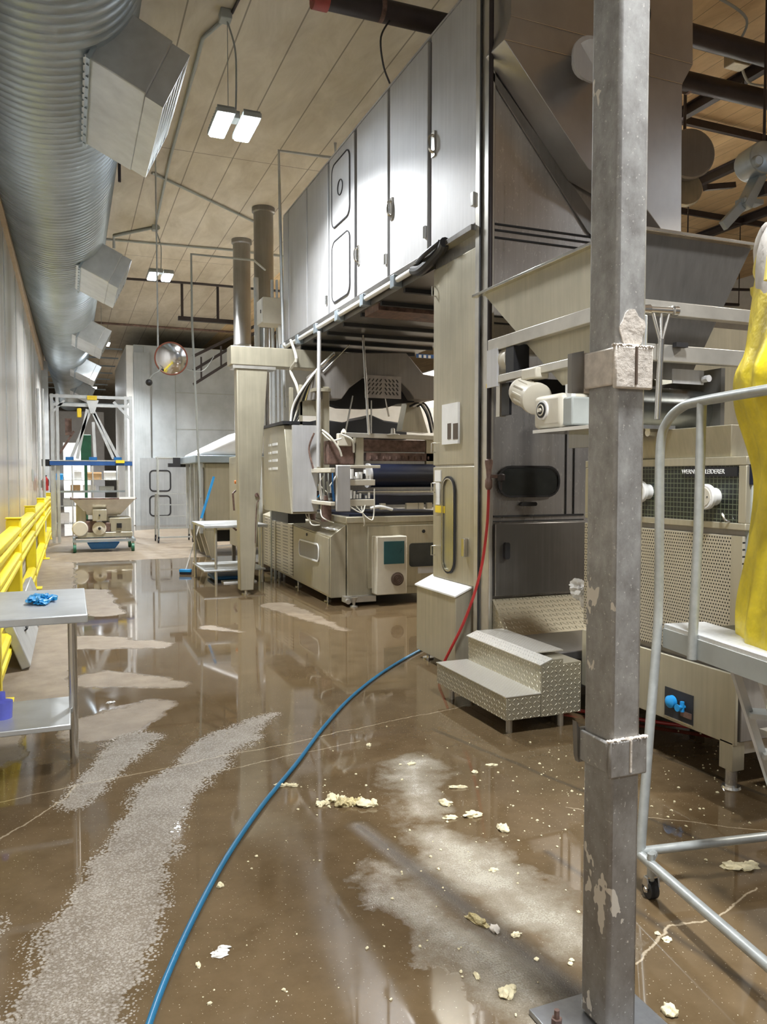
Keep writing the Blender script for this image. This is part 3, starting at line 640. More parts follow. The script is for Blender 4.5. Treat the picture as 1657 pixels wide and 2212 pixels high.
# ------------------------------------------------------------------ column cabinet and tower
def build_tower():
    Cc = thing('column_cabinet', 'tall narrow stainless cabinet with a long rounded window under the enclosure', 'cabinet', (3.1, 5.85, 0))
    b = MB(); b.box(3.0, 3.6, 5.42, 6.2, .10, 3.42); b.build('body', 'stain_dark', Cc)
    b = MB(); b.box(2.965, 3.0, 5.44, 6.2, 1.695, 3.39); up = b.build('upper_door', 'stain_warm', Cc, bevel=.006)
    b = MB(); b.box(2.965, 3.0, 5.44, 6.2, .72, 1.68); lo = b.build('lower_door', 'stain_warm', Cc, bevel=.006)
    yc = 5.88
    b = MB(); b.rrect((2.964, yc+.0, 1.19), (0, 1, 0), (0, 0, 1), .22, .80, .105, (-.004, 0, 0)); b.build('long_window', steel('window_amber', (.42, .40, .28), .18, .6), lo)
    b = MB(); b.rrect((2.960, yc, 1.19), (0, 1, 0), (0, 0, 1), .245, .825, .12, (-.012, 0, 0), inner=.014); b.build('window_seal', 'gap', lo)
    b = MB(); b.rrect((2.957, yc, 1.19), (0, 1, 0), (0, 0, 1), .215, .79, .10, (-.012, 0, 0), inner=.009); b.build('window_bead', 'chrome', lo)
    b = MB(); b.box(2.93, 2.965, 5.55, 5.60, .95, 1.10); b.build('door_latch', 'chrome', lo, bevel=.004)
    pz = [PX(946, 1028, 2.96), PX(946, 1050, 2.96), PX(946, 1066, 2.96), PX(946, 1082, 2.96)]
    for i, p in enumerate(pz):
        b = MB(); w = .055 if i == 0 else .035; b.box(2.955, 2.966, p.y-w, p.y+w, p.z-w*.9, p.z+w*.9); b.build('label_plate', 'white', lo)
    p = PX(951, 1100, 2.96); b = MB(); b.box(2.955, 2.966, p.y-.09, p.y+.09, p.z-.03, p.z+.03); b.build('yellow_sticker', 'sticker', lo)
    for z in (3.2, 1.85, 1.50, .95):
        b = MB(); b.tube([(2.965, 6.16, z+.04), (2.93, 6.16, z+.04), (2.93, 6.16, z-.04), (2.965, 6.16, z-.04)], .006, 6); b.build('hinge_pin', 'chrome', up if z > 1.7 else lo)
    p0, p1 = PX(958, 875, 2.96), PX(992, 958, 2.96)
    b = MB(); b.box(2.945, 2.966, p1.y, p0.y, p1.z, p0.z); dc = b.build('document_holder', 'white', up)
    q = [PX(966, 915, 2.94), PX(973, 948, 2.94), PX(978, 915, 2.94), PX(988, 948, 2.94)]
    b = MB(); b.box(2.942, 2.946, q[1].y, q[0].y, q[1].z, q[0].z); b.box(2.942, 2.946, q[3].y, q[2].y, q[3].z, q[2].z); b.build('printed_strips', 'brownfan', dc)
    # floor box with sloped lid
    B = thing('kick_cover', 'low stainless cover box with sloped lid at the foot of the column cabinet', 'cover box', (2.9, 5.9, 0))
    b = MB()
    b.hexa([(2.83, 5.50, .07), (3.0, 5.50, .07), (3.0, 6.25, .07), (2.83, 6.25, .07), (2.83, 5.50, .64), (3.0, 5.50, .715), (3.0, 6.25, .715), (2.83, 6.25, .64)])
    b.build('cover_body', 'stain_warm', B, bevel=.006)
    b = MB(); b.hexa([(2.818, 5.485, .636), (3.0, 5.485, .716), (3.0, 6.265, .716), (2.818, 6.265, .636), (2.818, 5.485, .648), (3.0, 5.485, .73), (3.0, 6.265, .73), (2.818, 6.265, .648)]); b.build('sloped_lid', 'white', B)
    for y in (5.6, 6.15):
        b = MB(); b.cyl((2.9, y, .0), (2.9, y, .012), .05, 16); b.cyl((2.9, y, .012), (2.9, y, .08), .015, 10); b.build('levelling_foot', 'chrome', B)
    T = thing('oven_tower', 'broad stainless tower wall with rounded dark window facing the camera', 'machine housing', (3.8, 5.5, 0))
    b = MB(); b.box(2.985, 4.75, 5.21, 6.2, .66, 5.40); b.build('body', 'tower', T)
    b = MB(); b.box(4.75, 6.4, 5.5, 6.4, .2, 2.95); b.build('side_extension', 'stain_warm', T)
    b = MB()      # corner posts
    b.box(2.945, 2.975, 5.34, 5.42, .3, 5.40); b.box(2.955, 2.99, 5.19, 5.34, .3, 5.40); b.build('corner_post', 'frame', T, bevel=.008)
    b = MB(); b.box(2.94, 2.947, 5.325, 5.345, .3, 5.40); b.build('corner_groove', 'gap', T)
    b = MB()
    for z in (3.50, 3.455, 3.40, 2.81, 2.76): b.box(2.99, 4.75, 5.200, 5.212, z-.006, z+.006)
    b.box(3.655, 3.663, 5.2, 5.212, 1.30, 1.95); b.box(3.73, 3.738, 5.2, 5.212, 1.30, 1.95); b.box(3.0, 3.83, 5.2, 5.212, 1.285, 1.30); b.box(3.0, 3.83, 5.2, 5.212, 1.25, 1.258)
    b.build('sheet_seams', 'gap', T)
    b = MB(); b.rrect((3.31, 5.205, 1.56), (1, 0, 0), (0, 0, 1), .53, .215, .10, (0, -.012, 0)); b.build('rounded_window', 'glass_dark', T)
    b = MB(); b.rrect((3.31, 5.195, 1.56), (1, 0, 0), (0, 0, 1), .56, .245, .11, (0, -.012, 0), inner=.015); b.build('window_seal', 'black', T)
    b = MB(); b.rrect((3.30, 5.2, 1.385), (1, 0, 0), (0, 0, 1), .14, .03, .012, (0, -.03, 0)); b.build('grip', 'black', T)
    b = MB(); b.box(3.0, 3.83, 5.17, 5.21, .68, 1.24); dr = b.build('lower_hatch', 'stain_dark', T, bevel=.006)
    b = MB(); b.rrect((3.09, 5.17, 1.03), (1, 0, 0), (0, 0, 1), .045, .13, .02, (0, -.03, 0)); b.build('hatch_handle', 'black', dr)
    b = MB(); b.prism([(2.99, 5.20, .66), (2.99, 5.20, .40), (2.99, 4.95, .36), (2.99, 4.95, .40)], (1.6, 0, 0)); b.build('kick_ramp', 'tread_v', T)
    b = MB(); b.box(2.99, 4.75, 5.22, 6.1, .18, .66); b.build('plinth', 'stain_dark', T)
    for (x, y) in ((3.06, 5.3), (4.6, 5.3), (3.06, 6.1), (4.6, 6.1)):
        b = MB(); b.cyl((x, y, 0), (x, y, .19), .025, 10); b.lathe((x, y, 0), (0, 0, 1), [(0, .06), (.015, .06)], 14); b.build('foot', 'chrome', T)
    # chute / hood box on the tower face
    ch = thing('dough_chute', 'grey stainless sloping chute box hung on the tower face behind the post', 'chute', (3.8, 5.0, 3.5))
    Yc = 4.93
    px = [(1104, -60), (1104, 34), (1089, 85), (1272, 365), (1330, 398), (1387, 438), (1440, 512), (1472, 512), (1474, 182), (1497, 139), (1497, -20), (1400, -60)]
    pts = [PY(a, c_, Yc) for a, c_ in px]
    for p in pts: p.z = min(p.z, 5.39)
    b = MB(); b.prism(pts, (0, .26, 0)); b.build('chute_body', steel('chute_steel', (.36, .345, .335), .34, .75, streak=(3, 3, 2)), ch, bevel=.004)
    b = MB(); b.cyl(PY(1275, 130, 4.92), PY(1275, 130, 4.70), .13, 24); b.lathe(PY(1275, 130, 4.72), (0, -1, 0), [(0, .16), (.02, .16)], 24); b.build('round_port', 'stain', ch)
    b = MB(); p = [PY(1104, 34, Yc-.003), PY(1497, 139, Yc-.003)]; b.bar(p[0], p[1], .004, .004); p = [PY(1089, 85, Yc-.003), PY(1474, 182, Yc-.003)]; b.bar(p[0], p[1], .004, .004); b.build('fold_edge', 'chrome', ch)
    b = MB(); b.tube(arc_pts([PY(1396, 60, 4.9), PY(1402, 30, 4.85), PY(1396, -5, 4.9)], 5), .015, 8); b.build('cable_loop', 'black', ch)
    b = MB(); b.prism([PY(1061, 148, 5.19), PY(1275, 455, 5.19), PY(1290, 480, 5.19), PY(1290, 520, 5.19), PY(1270, 500, 5.19), PY(1060, 165, 5.19)], (0, .015, 0)); b.build('edge_flange', 'stain_dark', ch)
    b = MB(); b.prism([PY(1330, 400, 5.10), PY(1387, 438, 5.10), PY(1445, 520, 5.10), PY(1410, 520, 5.10), PY(1387, 482, 5.10), PY(1330, 440, 5.10)], (0, .09, 0)); b.build('dark_band', 'black', ch)  # black strip put in for the dark band along the chute edge
    # vertical pipe with valve
    V = thing('drop_pipe', 'dark vertical pipe with a hose valve down the tower corner', 'pipe', (2.92, 5.15, 1.4))
    t0, t1 = PY(1052, -10, 5.12), PY(1050, 1000, 5.12)
    b = MB(); b.cyl((2.915, 5.13, 1.72), (2.915, 5.13, 5.39), .018, 12); b.build('pipe', 'darkpipe', V)
    b = MB(); b.lathe((2.915, 5.13, 1.50), (0, 0, 1), [(0, .016), (.02, .028), (.07, .028), (.09, .018), (.15, .022), (.2, .03), (.22, .03), (.23, .018)], 14); b.cyl((2.915, 5.13, 1.60), (2.99, 5.06, 1.60), .013, 8); b.build('valve', 'rust', V)
    b = MB(); b.lathe((2.985, 5.065, 1.56), (0, 0, 1), [(0, .012), (.01, .028), (.05, .03), (.06, .012)], 12); b.cyl((2.985, 5.065, 1.50), (2.985, 5.065, 1.6), .006, 6); b.build('valve_handle', 'darkpipe', V)
    b = MB(); b.box(2.90, 2.93, 5.11, 5.15, 2.26, 2.29); b.build('yellow_tag', 'sticker', V)
    hose = [(2.915, 5.13, 1.50), (2.90, 5.13, 1.2), (2.87, 5.18, .85), (2.80, 5.28, .50), (2.70, 5.42, .16), (2.68, 5.47, .03), (2.80, 5.40, .02), (3.0, 5.1, .02)]
    b = MB(); b.tube(arc_pts(hose, 8), .011, 10); tag(b.build('red_hose', 'redhose'), 'red hose hanging from the valve down to the floor beside the steps', 'hose')
    b = MB(); b.tube(arc_pts([(2.95, 4.6, .02), (3.25, 4.2, .02), (3.5, 3.9, .02), (3.9, 3.4, .02)], 8), .012, 10); tag(b.build('red_hose', 'redhose'), 'red hose lying in the dark under the machine beside the steps', 'hose')
build_tower()

# ------------------------------------------------------------------ chequer-plate steps
def build_steps():
    T = thing('step_unit', 'two-step chequer plate stair in front of the stainless tower', 'steps', (2.6, 4.6, 0))
    y0, y1 = 4.08, 5.05
    z1, z2 = .25, .43
    b = MB(); b.box(2.45, 2.70, y0, y1, .10, z1-.004); b.box(2.70, 3.0, y0, y1-.01, .10, z2-.004); b.build('riser_body', 'tread_v', T, bevel=.004)
    b = MB(); b.box(2.445, 2.70, y0-.004, y1+.004, z1-.004, z1+.001); b.build('lower_tread', 'tread', T)
    b = MB(); b.hexa([(2.69, y0-.004, z2-.008), (2.78, y0-.004, z2+.025), (2.78, y1, z2+.025), (2.69, y1, z2-.008), (2.69, y0-.004, z2-.002), (2.78, y0-.004, z2+.031), (2.78, y1, z2+.031), (2.69, y1, z2-.002)])
    b.box(2.78, 3.0, y0+.2, y1, z2+.02, z2+.028); b.build('upper_tread', 'tread', T)
    b = MB(); b.prism([(2.70, y0-.003, z2-.006), (2.78, y0-.003, z2+.024), (2.86, y0-.003, z2+.024), (2.86, y0-.003, .1), (2.70, y0-.003, .1)], (0, .01, 0)); b.build('side_plate', 'tread_v', T)
    for x, y in ((2.52, 4.16), (2.52, 4.95), (2.9, 4.16), (2.9, 4.95)):
        b = MB(); b.cyl((x, y, 0), (x, y, .11), .02, 10); b.build('support_foot', 'frame', T)
    P = thing('machine_platform', 'low dark metal platform behind the chequer plate steps', 'platform', (3.4, 4.7, 0))
    b = MB(); b.box(3.0, 4.4, 4.35, 4.94, .36, .42); b.build('deck', 'stain_dark', P, bevel=.006)
    b = MB(); b.box(3.02, 3.10, 4.37, 4.9, .12, .36); b.box(3.1, 4.3, 4.4, 4.44, .15, .36); b.build('skirt', 'stain_dark', P)
    for x, y in ((3.03, 4.4), (4.2, 4.4), (3.03, 4.84)):
        b = MB(); b.box(x, x+.06, y, y+.06, 0, .36); b.build('leg', 'stain_dark', P)
    g = PX(1240, 1275, 3.18)
    b = MB(); b.blob((3.16, 4.32, .84), .05, .10, .06, 5, .6, 4, False); b.blob((3.17, 4.24, .80), .05, .05, .08, 8, .6, 4, False); b.blob((3.16, 4.21, .72), .03, .03, .07, 4, .6, 3, False)
    tag(b.build('plastic_bag', 'clear'), 'crumpled pale plastic bag beside the post, tied to the divider machine end', 'bag')
build_steps()

# ------------------------------------------------------------------ foreground post
def build_post():
    x0, y0, w, wy = 1.378, 1.735, .100, .125
    P = thing('steel_post', 'tall square scuffed galvanised post in the foreground, flour and plaster stuck on it', 'post', (x0+w/2, y0+wy/2, 0))
    b = MB(); b.box(x0, x0+w, y0, y0+wy, .02, ZC); b.build('shaft', 'post', P, bevel=.010)
    for k, (z0, z1) in enumerate(((1.838, 1.953), (.765, .868))):
        e = .014
        b = MB()
        b.box(x0-e, x0+w+e, y0-e, y0, z0, z1); b.box(x0-e, x0+w+e, y0+wy, y0+wy+e, z0, z1)
        b.box(x0-e, x0, y0, y0+wy, z0+.01, z1-.004); b.box(x0+w, x0+w+e, y0, y0+wy, z0+.01, z1)
        c = b.build('collar', 'plaster' if k == 0 else 'post', P, bevel=.005)
        b = MB(); b.box(x0+w*.52, x0+w*.58, y0-e-.004, y0-e+.001, z0+.012, z1-.002); b.build('collar_seam', 'brownfan' if k == 0 else 'plaster', c)
        b = MB()
        for i in range(16):
            xx = x0-e+(w+2*e)*i/15; b.blob((xx, y0-e*.5, z1+.001), .007, .009, .005, i, .6, 1, False)
        b.build('dough_bead', 'plaster', c)
        if k == 0:
            b = MB(); b.prism([(x0-.055, y0+wy, z0), (x0-.055, y0+wy, z1-.005), (x0-e, y0+wy, z1+.004), (x0-e, y0+wy, z0)], (0, .02, 0)); b.build('clamp_wing', 'stain_dark', c)
        else:
            b = MB(); b.prism([(x0-.02, y0+wy, z0+.02), (x0-.025, y0+wy, z1+.02), (x0-e, y0+wy, z1+.0), (x0-e, y0+wy, z0)], (0, .02, 0)); b.build('clamp_wing', 'stain_dark', c)
    b = MB(); b.box(x0+w, x0+w+.022, y0+.02, y0+.028, 1.93, 2.05); b.build('gusset_tab', 'galv_light', P, bevel=.004)
    rp = random.Random(4); pts = []
    for i in range(26):
        a = i*math.pi/13; rr = 1+.28*noise.noise(Vector((math.cos(a)*1.5, math.sin(a)*1.5, 2.2))); pts.append((x0+.052+.040*rr*math.cos(a), y0-.0035, 2.00+.050*rr*math.sin(a)))
    b = MB(); b.prism(pts, (0, .004, 0)); b.build('plaster_patch', 'plaster', P)
    B = thing('base_plate', 'scraped steel base plate with bolts at the foot of the foreground post', 'base plate', (x0+w/2, y0+wy/2, 0))
    b = MB(); b.box(x0-.14, x0+w+.10, y0-.12, y0+wy+.06, 0, .018); b.build('plate', steel('scraped_plate', (.35, .36, .38), .3, .8), B, bevel=.003)
    for x, y in ((x0-.1, y0+.1), (x0+w+.06, y0+.1), (x0-.1, y0-.08)):
        b = MB(); b.cyl((x, y, .018), (x, y, .035), .016, 6); b.cyl((x, y, .03), (x, y, .06), .008, 8); b.build('anchor_bolt', 'rust', B)
build_post()

# ------------------------------------------------------------------ hopper on frame with gear motor
def build_hopper():
    Hh = thing('dough_hopper', 'big V-shaped stainless dough hopper on a frame behind the post', 'hopper', (3.25, 4.2, 1.75))
    xl, xr, yn, yf, zt = 2.80, 3.66, 3.42, 5.02, 2.92
    zb, xlb, xrb, ynb, yfb = 2.16, 3.10, 3.38, 3.60, 4.06
    T = [Vector((xl, yn, zt)), Vector((xr, yn, zt)), Vector((xr, yf, zt)), Vector((xl, yf, zt))]
    B = [Vector((xlb-.3+.02, ynb, zb)), Vector((xrb, ynb, zb)), Vector((xrb, yfb, zb)), Vector((xlb-.3+.02, yfb, zb))]
    sides = (('left_wall', 3, 0, 'stain_warm'), ('front_wall', 0, 1, 'stain_dark'), ('right_wall', 1, 2, 'stain_warm'), ('back_wall', 2, 3, 'stain_warm'))  # front wall in darker steel: its dark reflection is put into the colour
    cT = sum(T, Vector())/4; cB = sum(B, Vector())/4
    for nm, i, j, m in sides:
        b = MB(); q = [T[i], T[j], B[j], B[i]]; inn = [p+((cT if k < 2 else cB)-p).normalized()*.012 for k, p in enumerate(q)]
        b.hexa(q+inn); b.build(nm, m, Hh)
    b = MB()
    b.bar(T[0]+Vector((-.02, -.02, 0)), T[3]+Vector((-.02, .1, 0)), .045, .02); b.bar(T[0]+Vector((0, -.02, 0)), T[1]+Vector((.02, -.02, 0)), .045, .02); b.bar(T[1], T[2], .045, .02); b.bar(T[2], T[3], .045, .02)
    b.build('rim', 'chrome', Hh, bevel=.003)
    b = MB()     # frame angles
    for z, x in ((2.51, 2.76), ):
        b.bar((x, 3.40, z), (x, 4.84, z), .05, .085)
        b.bar((x, 3.40, z), (3.75, 3.40, z), .05, .075); b.bar((x, 4.84, z), (3.75, 4.84, z), .05, .085)
    b.build('upper_frame', 'frame', Hh, bevel=.004)
    b = MB(); b.bar((2.76, 3.40, 2.27), (2.76, 4.80, 2.27), .045, .05); b.bar((2.76, 3.40, 2.27), (3.75, 3.40, 2.27), .045, .09); b.build('lower_frame', 'frame', Hh, bevel=.004)
    b = MB(); b.cyl((2.82, 4.62, 2.40), (2.82, 4.80, 2.40), .085, 24); b.build('roller_disc', 'beige', Hh)
    b = MB(); b.box(2.74, 2.86, 4.50, 4.60, 2.26, 2.48); b.box(2.8, 3.2, 4.45, 4.50, 2.15, 2.25); b.build('bearing_block', 'black', Hh)
    b = MB(); b.box(2.73, 2.745, 4.70, 4.84, 2.22, 2.48); b.build('bearing_plate', 'stain', Hh)
    b = MB(); b.box(2.78, 2.80, 4.62, 4.72, 2.02, 2.24); b.build('hanging_bracket', 'black', Hh)
    for x, y in ((2.80, 4.78), (3.72, 4.78), (3.72, 3.42)):
        b = MB(); b.box(x, x+.05, y, y+.05, 1.70 if x > 3 else 2.02, 2.3); b.build('frame_leg', 'frame', Hh)
    # release handle on the near side
    p0, p1 = PY(1392, 668, 3.36), PY(1462, 672, 3.36)
    b = MB(); b.cyl(p0, p1, .019, 14)
    b.lathe(p0, (p1-p0), [(-.02, .012), (-.015, .024), (.03, .028), (.035, .019)], 14); b.lathe(p1, (p1-p0), [(-.035, .019), (-.03, .028), (0, .028), (.005, .018)], 14)
    q = PY(1428, 745, 3.34)
    for pp in (PY(1410, 675, 3.36), PY(1428, 675, 3.36), PY(1446, 675, 3.36)): b.cyl(pp, q, .009, 10)
    b.cyl(q+Vector((0, 0, .03)), PY(1420, 906, 3.34), .017, 14); b.build('release_handle', 'chrome', Hh)
    b = MB(); b.box(3.05, 3.13, 3.34, 3.37, 2.30, 2.325); b.build('handle_stop', 'black', Hh)
    # gear motor
    G = thing('gear_motor', 'dusty beige gear motor hanging under the hopper left of the post', 'motor', (2.75, 4.2, 1.9))
    a, c = PX(1122, 845, 2.72), PX(1185, 875, 2.68)
    a.x = 2.74; d = (c-a)
    b = MB(); b.lathe(a, d, [(-.03, .05), (-.02, .085), (.02, .095), (.03, .088), (.20, .088), (.21, .10), (.25, .10), (.26, .07)], 24)
    for k in range(12):
        an = k*math.pi/6; u = Vector((math.cos(an), 0, math.sin(an))); b.bar(a+u*.09+d.normalized()*.04, a+u*.09+d.normalized()*.19, .008, .014)
    b.build('motor_body', 'beige', G, bevel=.003)
    g = PX(1196, 890, 2.68)
    b = MB(); b.box(2.62, 2.86, g.y-.16, g.y+.13, g.z-.10, g.z+.10); b.build('gearbox', 'beige', G, bevel=.03)
    b = MB(); b.box(2.64, 2.86, g.y-.24, g.y-.13, g.z-.09, g.z+.07); b.build('gearbox_flange', 'greypaint', G, bevel=.01)
    b = MB(); cc = Vector((2.62, g.y+.02, g.z+.01)); b.lathe(cc, (-1, 0, 0), [(0, .058), (.012, .058), (.013, .05)], 28); b.build('shaft_ring', 'white', G)
    b = MB(); b.lathe(cc+Vector((-.010, 0, 0)), (-1, 0, 0), [(0, .046), (.008, .046)], 28); b.build('shaft_cover', 'black', G)
    b = MB(); b.tube([cc+Vector((-.020, .030*math.cos(k*math.pi/8), .030*math.sin(k*math.pi/8))) for k in range(17)], .004, 6); b.cyl(cc+Vector((-.01, 0, 0)), cc+Vector((-.03, 0, 0)), .012, 12); b.build('shaft_hub', 'beige', G)
    b = MB(); b.box(2.70, 2.80, a.y-.22, a.y-.05, a.z+.06, a.z+.13); b.build('terminal_box', 'beige', G, bevel=.01)
    b = MB(); b.box(2.60, 3.1, g.y-.55, g.y+.10, g.z-.125, g.z-.105); b.build('motor_shelf', 'chrome', G)
    b = MB(); b.cyl((2.75, a.y, a.z+.05), (2.76, 4.42, 2.26), .018, 8); b.build('motor_hanger', 'frame', G)
    b = MB(); b.box(2.66, 2.69, 3.74, 3.80, 1.93, 2.13); b.build('side_switch', 'white', G)
    # drum between hopper and divider
    Dm = thing('feed_drum', 'dark drum roller below the hopper, above the dough divider', 'roller', (3.3, 3.8, 1.85))
    b = MB(); b.cyl((3.0, 3.75, 1.99), (3.58, 3.75, 1.99), .14, 36); b.build('drum', steel('dark_drum', (.16, .17, .165), .3, .8), Dm)
    b = MB(); b.box(2.97, 3.0, 3.6, 4.2, 1.78, 2.24); b.box(3.58, 3.61, 3.55, 4.2, 1.70, 2.24); b.box(3.0, 3.58, 3.92, 3.94, 1.80, 2.22); b.build('drum_housing', 'stain_dark', Dm)
    b = MB(); b.box(3.13, 3.35, 3.45, 3.46, 2.12, 2.20); b.cyl((3.34, 3.44, 2.15), (3.34, 3.40, 2.15), .02, 10); b.build('latch_plate', 'stain', Dm)
    b = MB(); b.cyl((3.0, 3.50, 1.845), (3.55, 3.50, 1.845), .022, 12); b.build('cross_rod', 'chrome', Dm)
build_hopper()

# ------------------------------------------------------------------ dough divider
def text_mesh(body, size, parent, name, mat, origin, ux, uy, depth=.002, width=None):
    cu = bpy.data.curves.new(name, 'FONT'); cu.body = body; cu.size = size; cu.extrude = depth; cu.align_x = 'CENTER'; cu.align_y = 'CENTER'
    o = bpy.data.objects.new(name, cu); COL.objects.link(o)
    bpy.context.view_layer.update()
    me = bpy.data.meshes.new_from_object(o.evaluated_get(bpy.context.evaluated_depsgraph_get()))
    COL.objects.unlink(o); bpy.data.objects.remove(o)
    ux, uy = Vector(ux), Vector(uy); n = ux.cross(uy)
    xs = [v.co.x for v in me.vertices]; k = (width/(max(xs)-min(xs))) if width else 1
    for v in me.vertices: v.co = ux*(v.co.x*k)+uy*v.co.y+n*v.co.z
    me.materials.clear(); me.materials.append(M[mat])
    o = bpy.data.objects.new(name, me); COL.objects.link(o)
    base = Vector((0, 0, 0)); q = parent
    while q is not None: base += q.location; q = q.parent
    o.parent = parent; o.location = Vector(origin)-base
    return o
def build_divider():
    D = thing('dough_divider', 'stainless dough divider with black mesh window, two round knobs and perforated panel', 'machine', (3.6, 3.6, 0))
    y0, y1, X = 2.90, 4.20, 3.10
    b = MB(); b.box(X+.03, 4.3, y0+.03, y1, .25, 1.66); b.build('body', 'duct_hood', D, bevel=.004)
    b = MB(); b.box(X, X+.04, y0, y1, 1.655, 1.70); b.box(X, X+.04, y0, y1, 1.33, 1.365); b.box(X+.001, X+.04, y0+.001, y0+.05, 1.365, 1.655); b.box(X+.001, X+.04, y1-.05, y1, 1.365, 1.655); b.build('window_frame', 'stain_warm', D, bevel=.004)
    b = MB(); b.box(X+.010, X+.03, y0+.05, y1-.05, 1.365, 1.655); b.build('mesh_window', 'wiregrid', D)
    s0, s1 = PX(1478, 1018, X+.005), PX(1562, 1040, X+.005)
    b = MB(); b.box(X+.002, X+.012, y0+.06, y0+.42, 1.600, 1.648); sg = b.build('maker_sign', 'black', D)
    text_mesh('WERNER PFLEIDERER', .034, sg, 'sign_lettering', 'white', (X+.001, (s0.y+s1.y)/2, 1.624), (0, -1, 0), (0, 0, 1), .0015, .30)
    for px, py, r in ((1392, 1062, .062), (1535, 1073, .066)):
        c = PX(px, py, X-.02)
        b = MB(); b.lathe((X+.012, c.y, c.z), (-1, 0, 0), [(0, r*.7), (.05, r*.7), (.055, r), (.075, r), (.08, r*.9)], 32); k_ = b.build('round_knob', 'white', D)
        b = MB(); b.lathe((X-.066, c.y, c.z), (-1, 0, 0), [(0, r*.72), (.006, r*.72)], 28); b.build('knob_face', 'beige', k_)
        b = MB(); b.lathe((X-.07, c.y, c.z), (-1, 0, 0), [(0, .008), (.006, .007)], 10)
        for a in range(4): b.lathe((X-.07, c.y+r*.45*math.cos(a*1.57), c.z+r*.45*math.sin(a*1.57)), (-1, 0, 0), [(0, .004), (.004, .004)], 8)
        b.build('knob_screws', 'black', k_)
    b = MB(); b.tube(arc_pts([(X, y0+.15, 1.40), (X-.02, y0+.13, 1.41), (X-.02, y0+.11, 1.38), (X, y0+.10, 1.37)], 4), .006, 6); b.build('window_catch', 'chrome', D)
    b = MB(); b.box(X, X+.02, y0+.015, y1, .635, 1.30); b.build('perforated_panel', 'perf', D, bevel=.003)
    b = MB(); b.box(X-.002, X, y0+.015, y0+.085, .635, 1.30); b.build('panel_margin', 'stain_warm', D)
    b = MB(); b.prism([(X-.01, y0+.03, .235), (X-.01, y1, .235), (X-.01, y1, .600), (X-.01, y0+.03, .600)], (.02, 0, 0)); b.build('lower_panel', 'stain_warm', D, bevel=.004)
    h0, h1 = PX(1437, 1482, X-.012), PX(1497, 1560, X-.012)
    b = MB(); b.box(X-.014, X-.009, h1.y, h0.y, h1.z-.02, h0.z); b.build('panel_opening', 'gap', D)
    b = MB(); b.box(X-.018, X-.009, h1.y, h0.y, h1.z-.026, h1.z-.018); b.build('opening_lip', 'chrome', D)
    cyy = (h0.y+h1.y)/2; cz = (h0.z+h1.z)/2
    b = MB(); b.lathe((X-.012, cyy+.035, cz+.005), (-1, 0, 0), [(0, .02), (.01, .034), (.035, .034), (.045, .02), (.05, .01)], 20); b.build('blue_knob', 'blue', D)
    b = MB(); b.lathe((X-.012, cyy-.045, cz-.005), (-1, 0, 0), [(0, .010), (.04, .012), (.05, .02), (.055, .02)], 16); b.lathe((X-.03, cyy-.045, cz-.03), (0, 0, 1), [(0, .012), (.055, .012)], 12); b.build('blue_valve', 'blue', D)
    b = MB(); b.box(X-.02, X-.012, cyy-.10, cyy-.02, cz-.06, cz-.03); b.build('inner_fitting', 'rust', D)
    # right side cheek with controls
    b = MB(); b.box(X+.03, X+.5, y0-.01, y0+.03, .60, 1.66); b.build('side_cheek', 'greypaint', D, bevel=.004)
    b = MB(); b.box(X+.02, X+.14, y0-.012, y0+.005, 1.56, 1.66); b.build('switch_plate', 'navy', D)
    b = MB(); b.rrect((X+.10, y0-.01, 1.17), (1, 0, 0), (0, 0, 1), .04, .12, .01, (0, -.012, 0)); b.build('recess_handle', 'black', D)
    b = MB(); b.tube([(X+.18, y0-.03, .95), (X+.18, y0-.03, 1.20)], .007, 8); b.build('side_lever', 'chrome', D)
    # tray on top
    b = MB(); b.hexa([(X+.02, 3.02, 1.70), (X+.5, 3.02, 1.70), (X+.5, 3.9, 1.70), (X+.02, 3.9, 1.70), (X-.02, 2.98, 1.86), (X+.55, 2.98, 1.86), (X+.55, 3.9, 1.86), (X-.02, 3.9, 1.86)]); b.build('top_tray', 'stain_warm', D, bevel=.004)
    b = MB(); b.box(X+.5, X+1.0, 3.0, 3.05, 1.66, 2.1); b.build('rear_plate', 'stain_warm', D)
    b = MB(); b.box(X+.57, X+.66, 2.985, 3.0, 1.78, 1.81); b.build('rear_bracket', 'white', D)
    for y in (y0+.04, y1-.15):
        b = MB(); b.box(X-.01, X+.07, y, y+.09, .10, .25); lg = b.build('leg', 'stain_warm', D, bevel=.004)
        b = MB(); b.cyl((X+.03, y+.045, .012), (X+.03, y+.045, .11), .03, 16); b.lathe((X+.03, y+.045, 0), (0, 0, 1), [(0, .05), (.012, .045)], 16); b.build('levelling_foot', 'chrome', lg)
        b = MB(); b.box(X+.9, X+.98, y, y+.09, 0, .25); b.build('leg', 'stain_warm', D)
    b = MB(); b.box(X+.07, X+1.1, y0+.05, y0+.10, .18, .25); b.build('cross_member', 'frame', D)
    b = MB(); b.box(X+.1, X+1.0, y0-.35, y0-.02, .30, .33); b.box(X+.1, X+1.0, y0-.35, y0-.33, .30, .40); b.cyl((X+.25, y0-.2, 0), (X+.25, y0-.2, .3), .02, 10); b.cyl((X+.9, y0-.2, 0), (X+.9, y0-.2, .3), .02, 10)
    tag(b.build('drip_shelf', 'frame'), 'low metal shelf behind the ladder legs at the divider side', 'shelf')
build_divider()

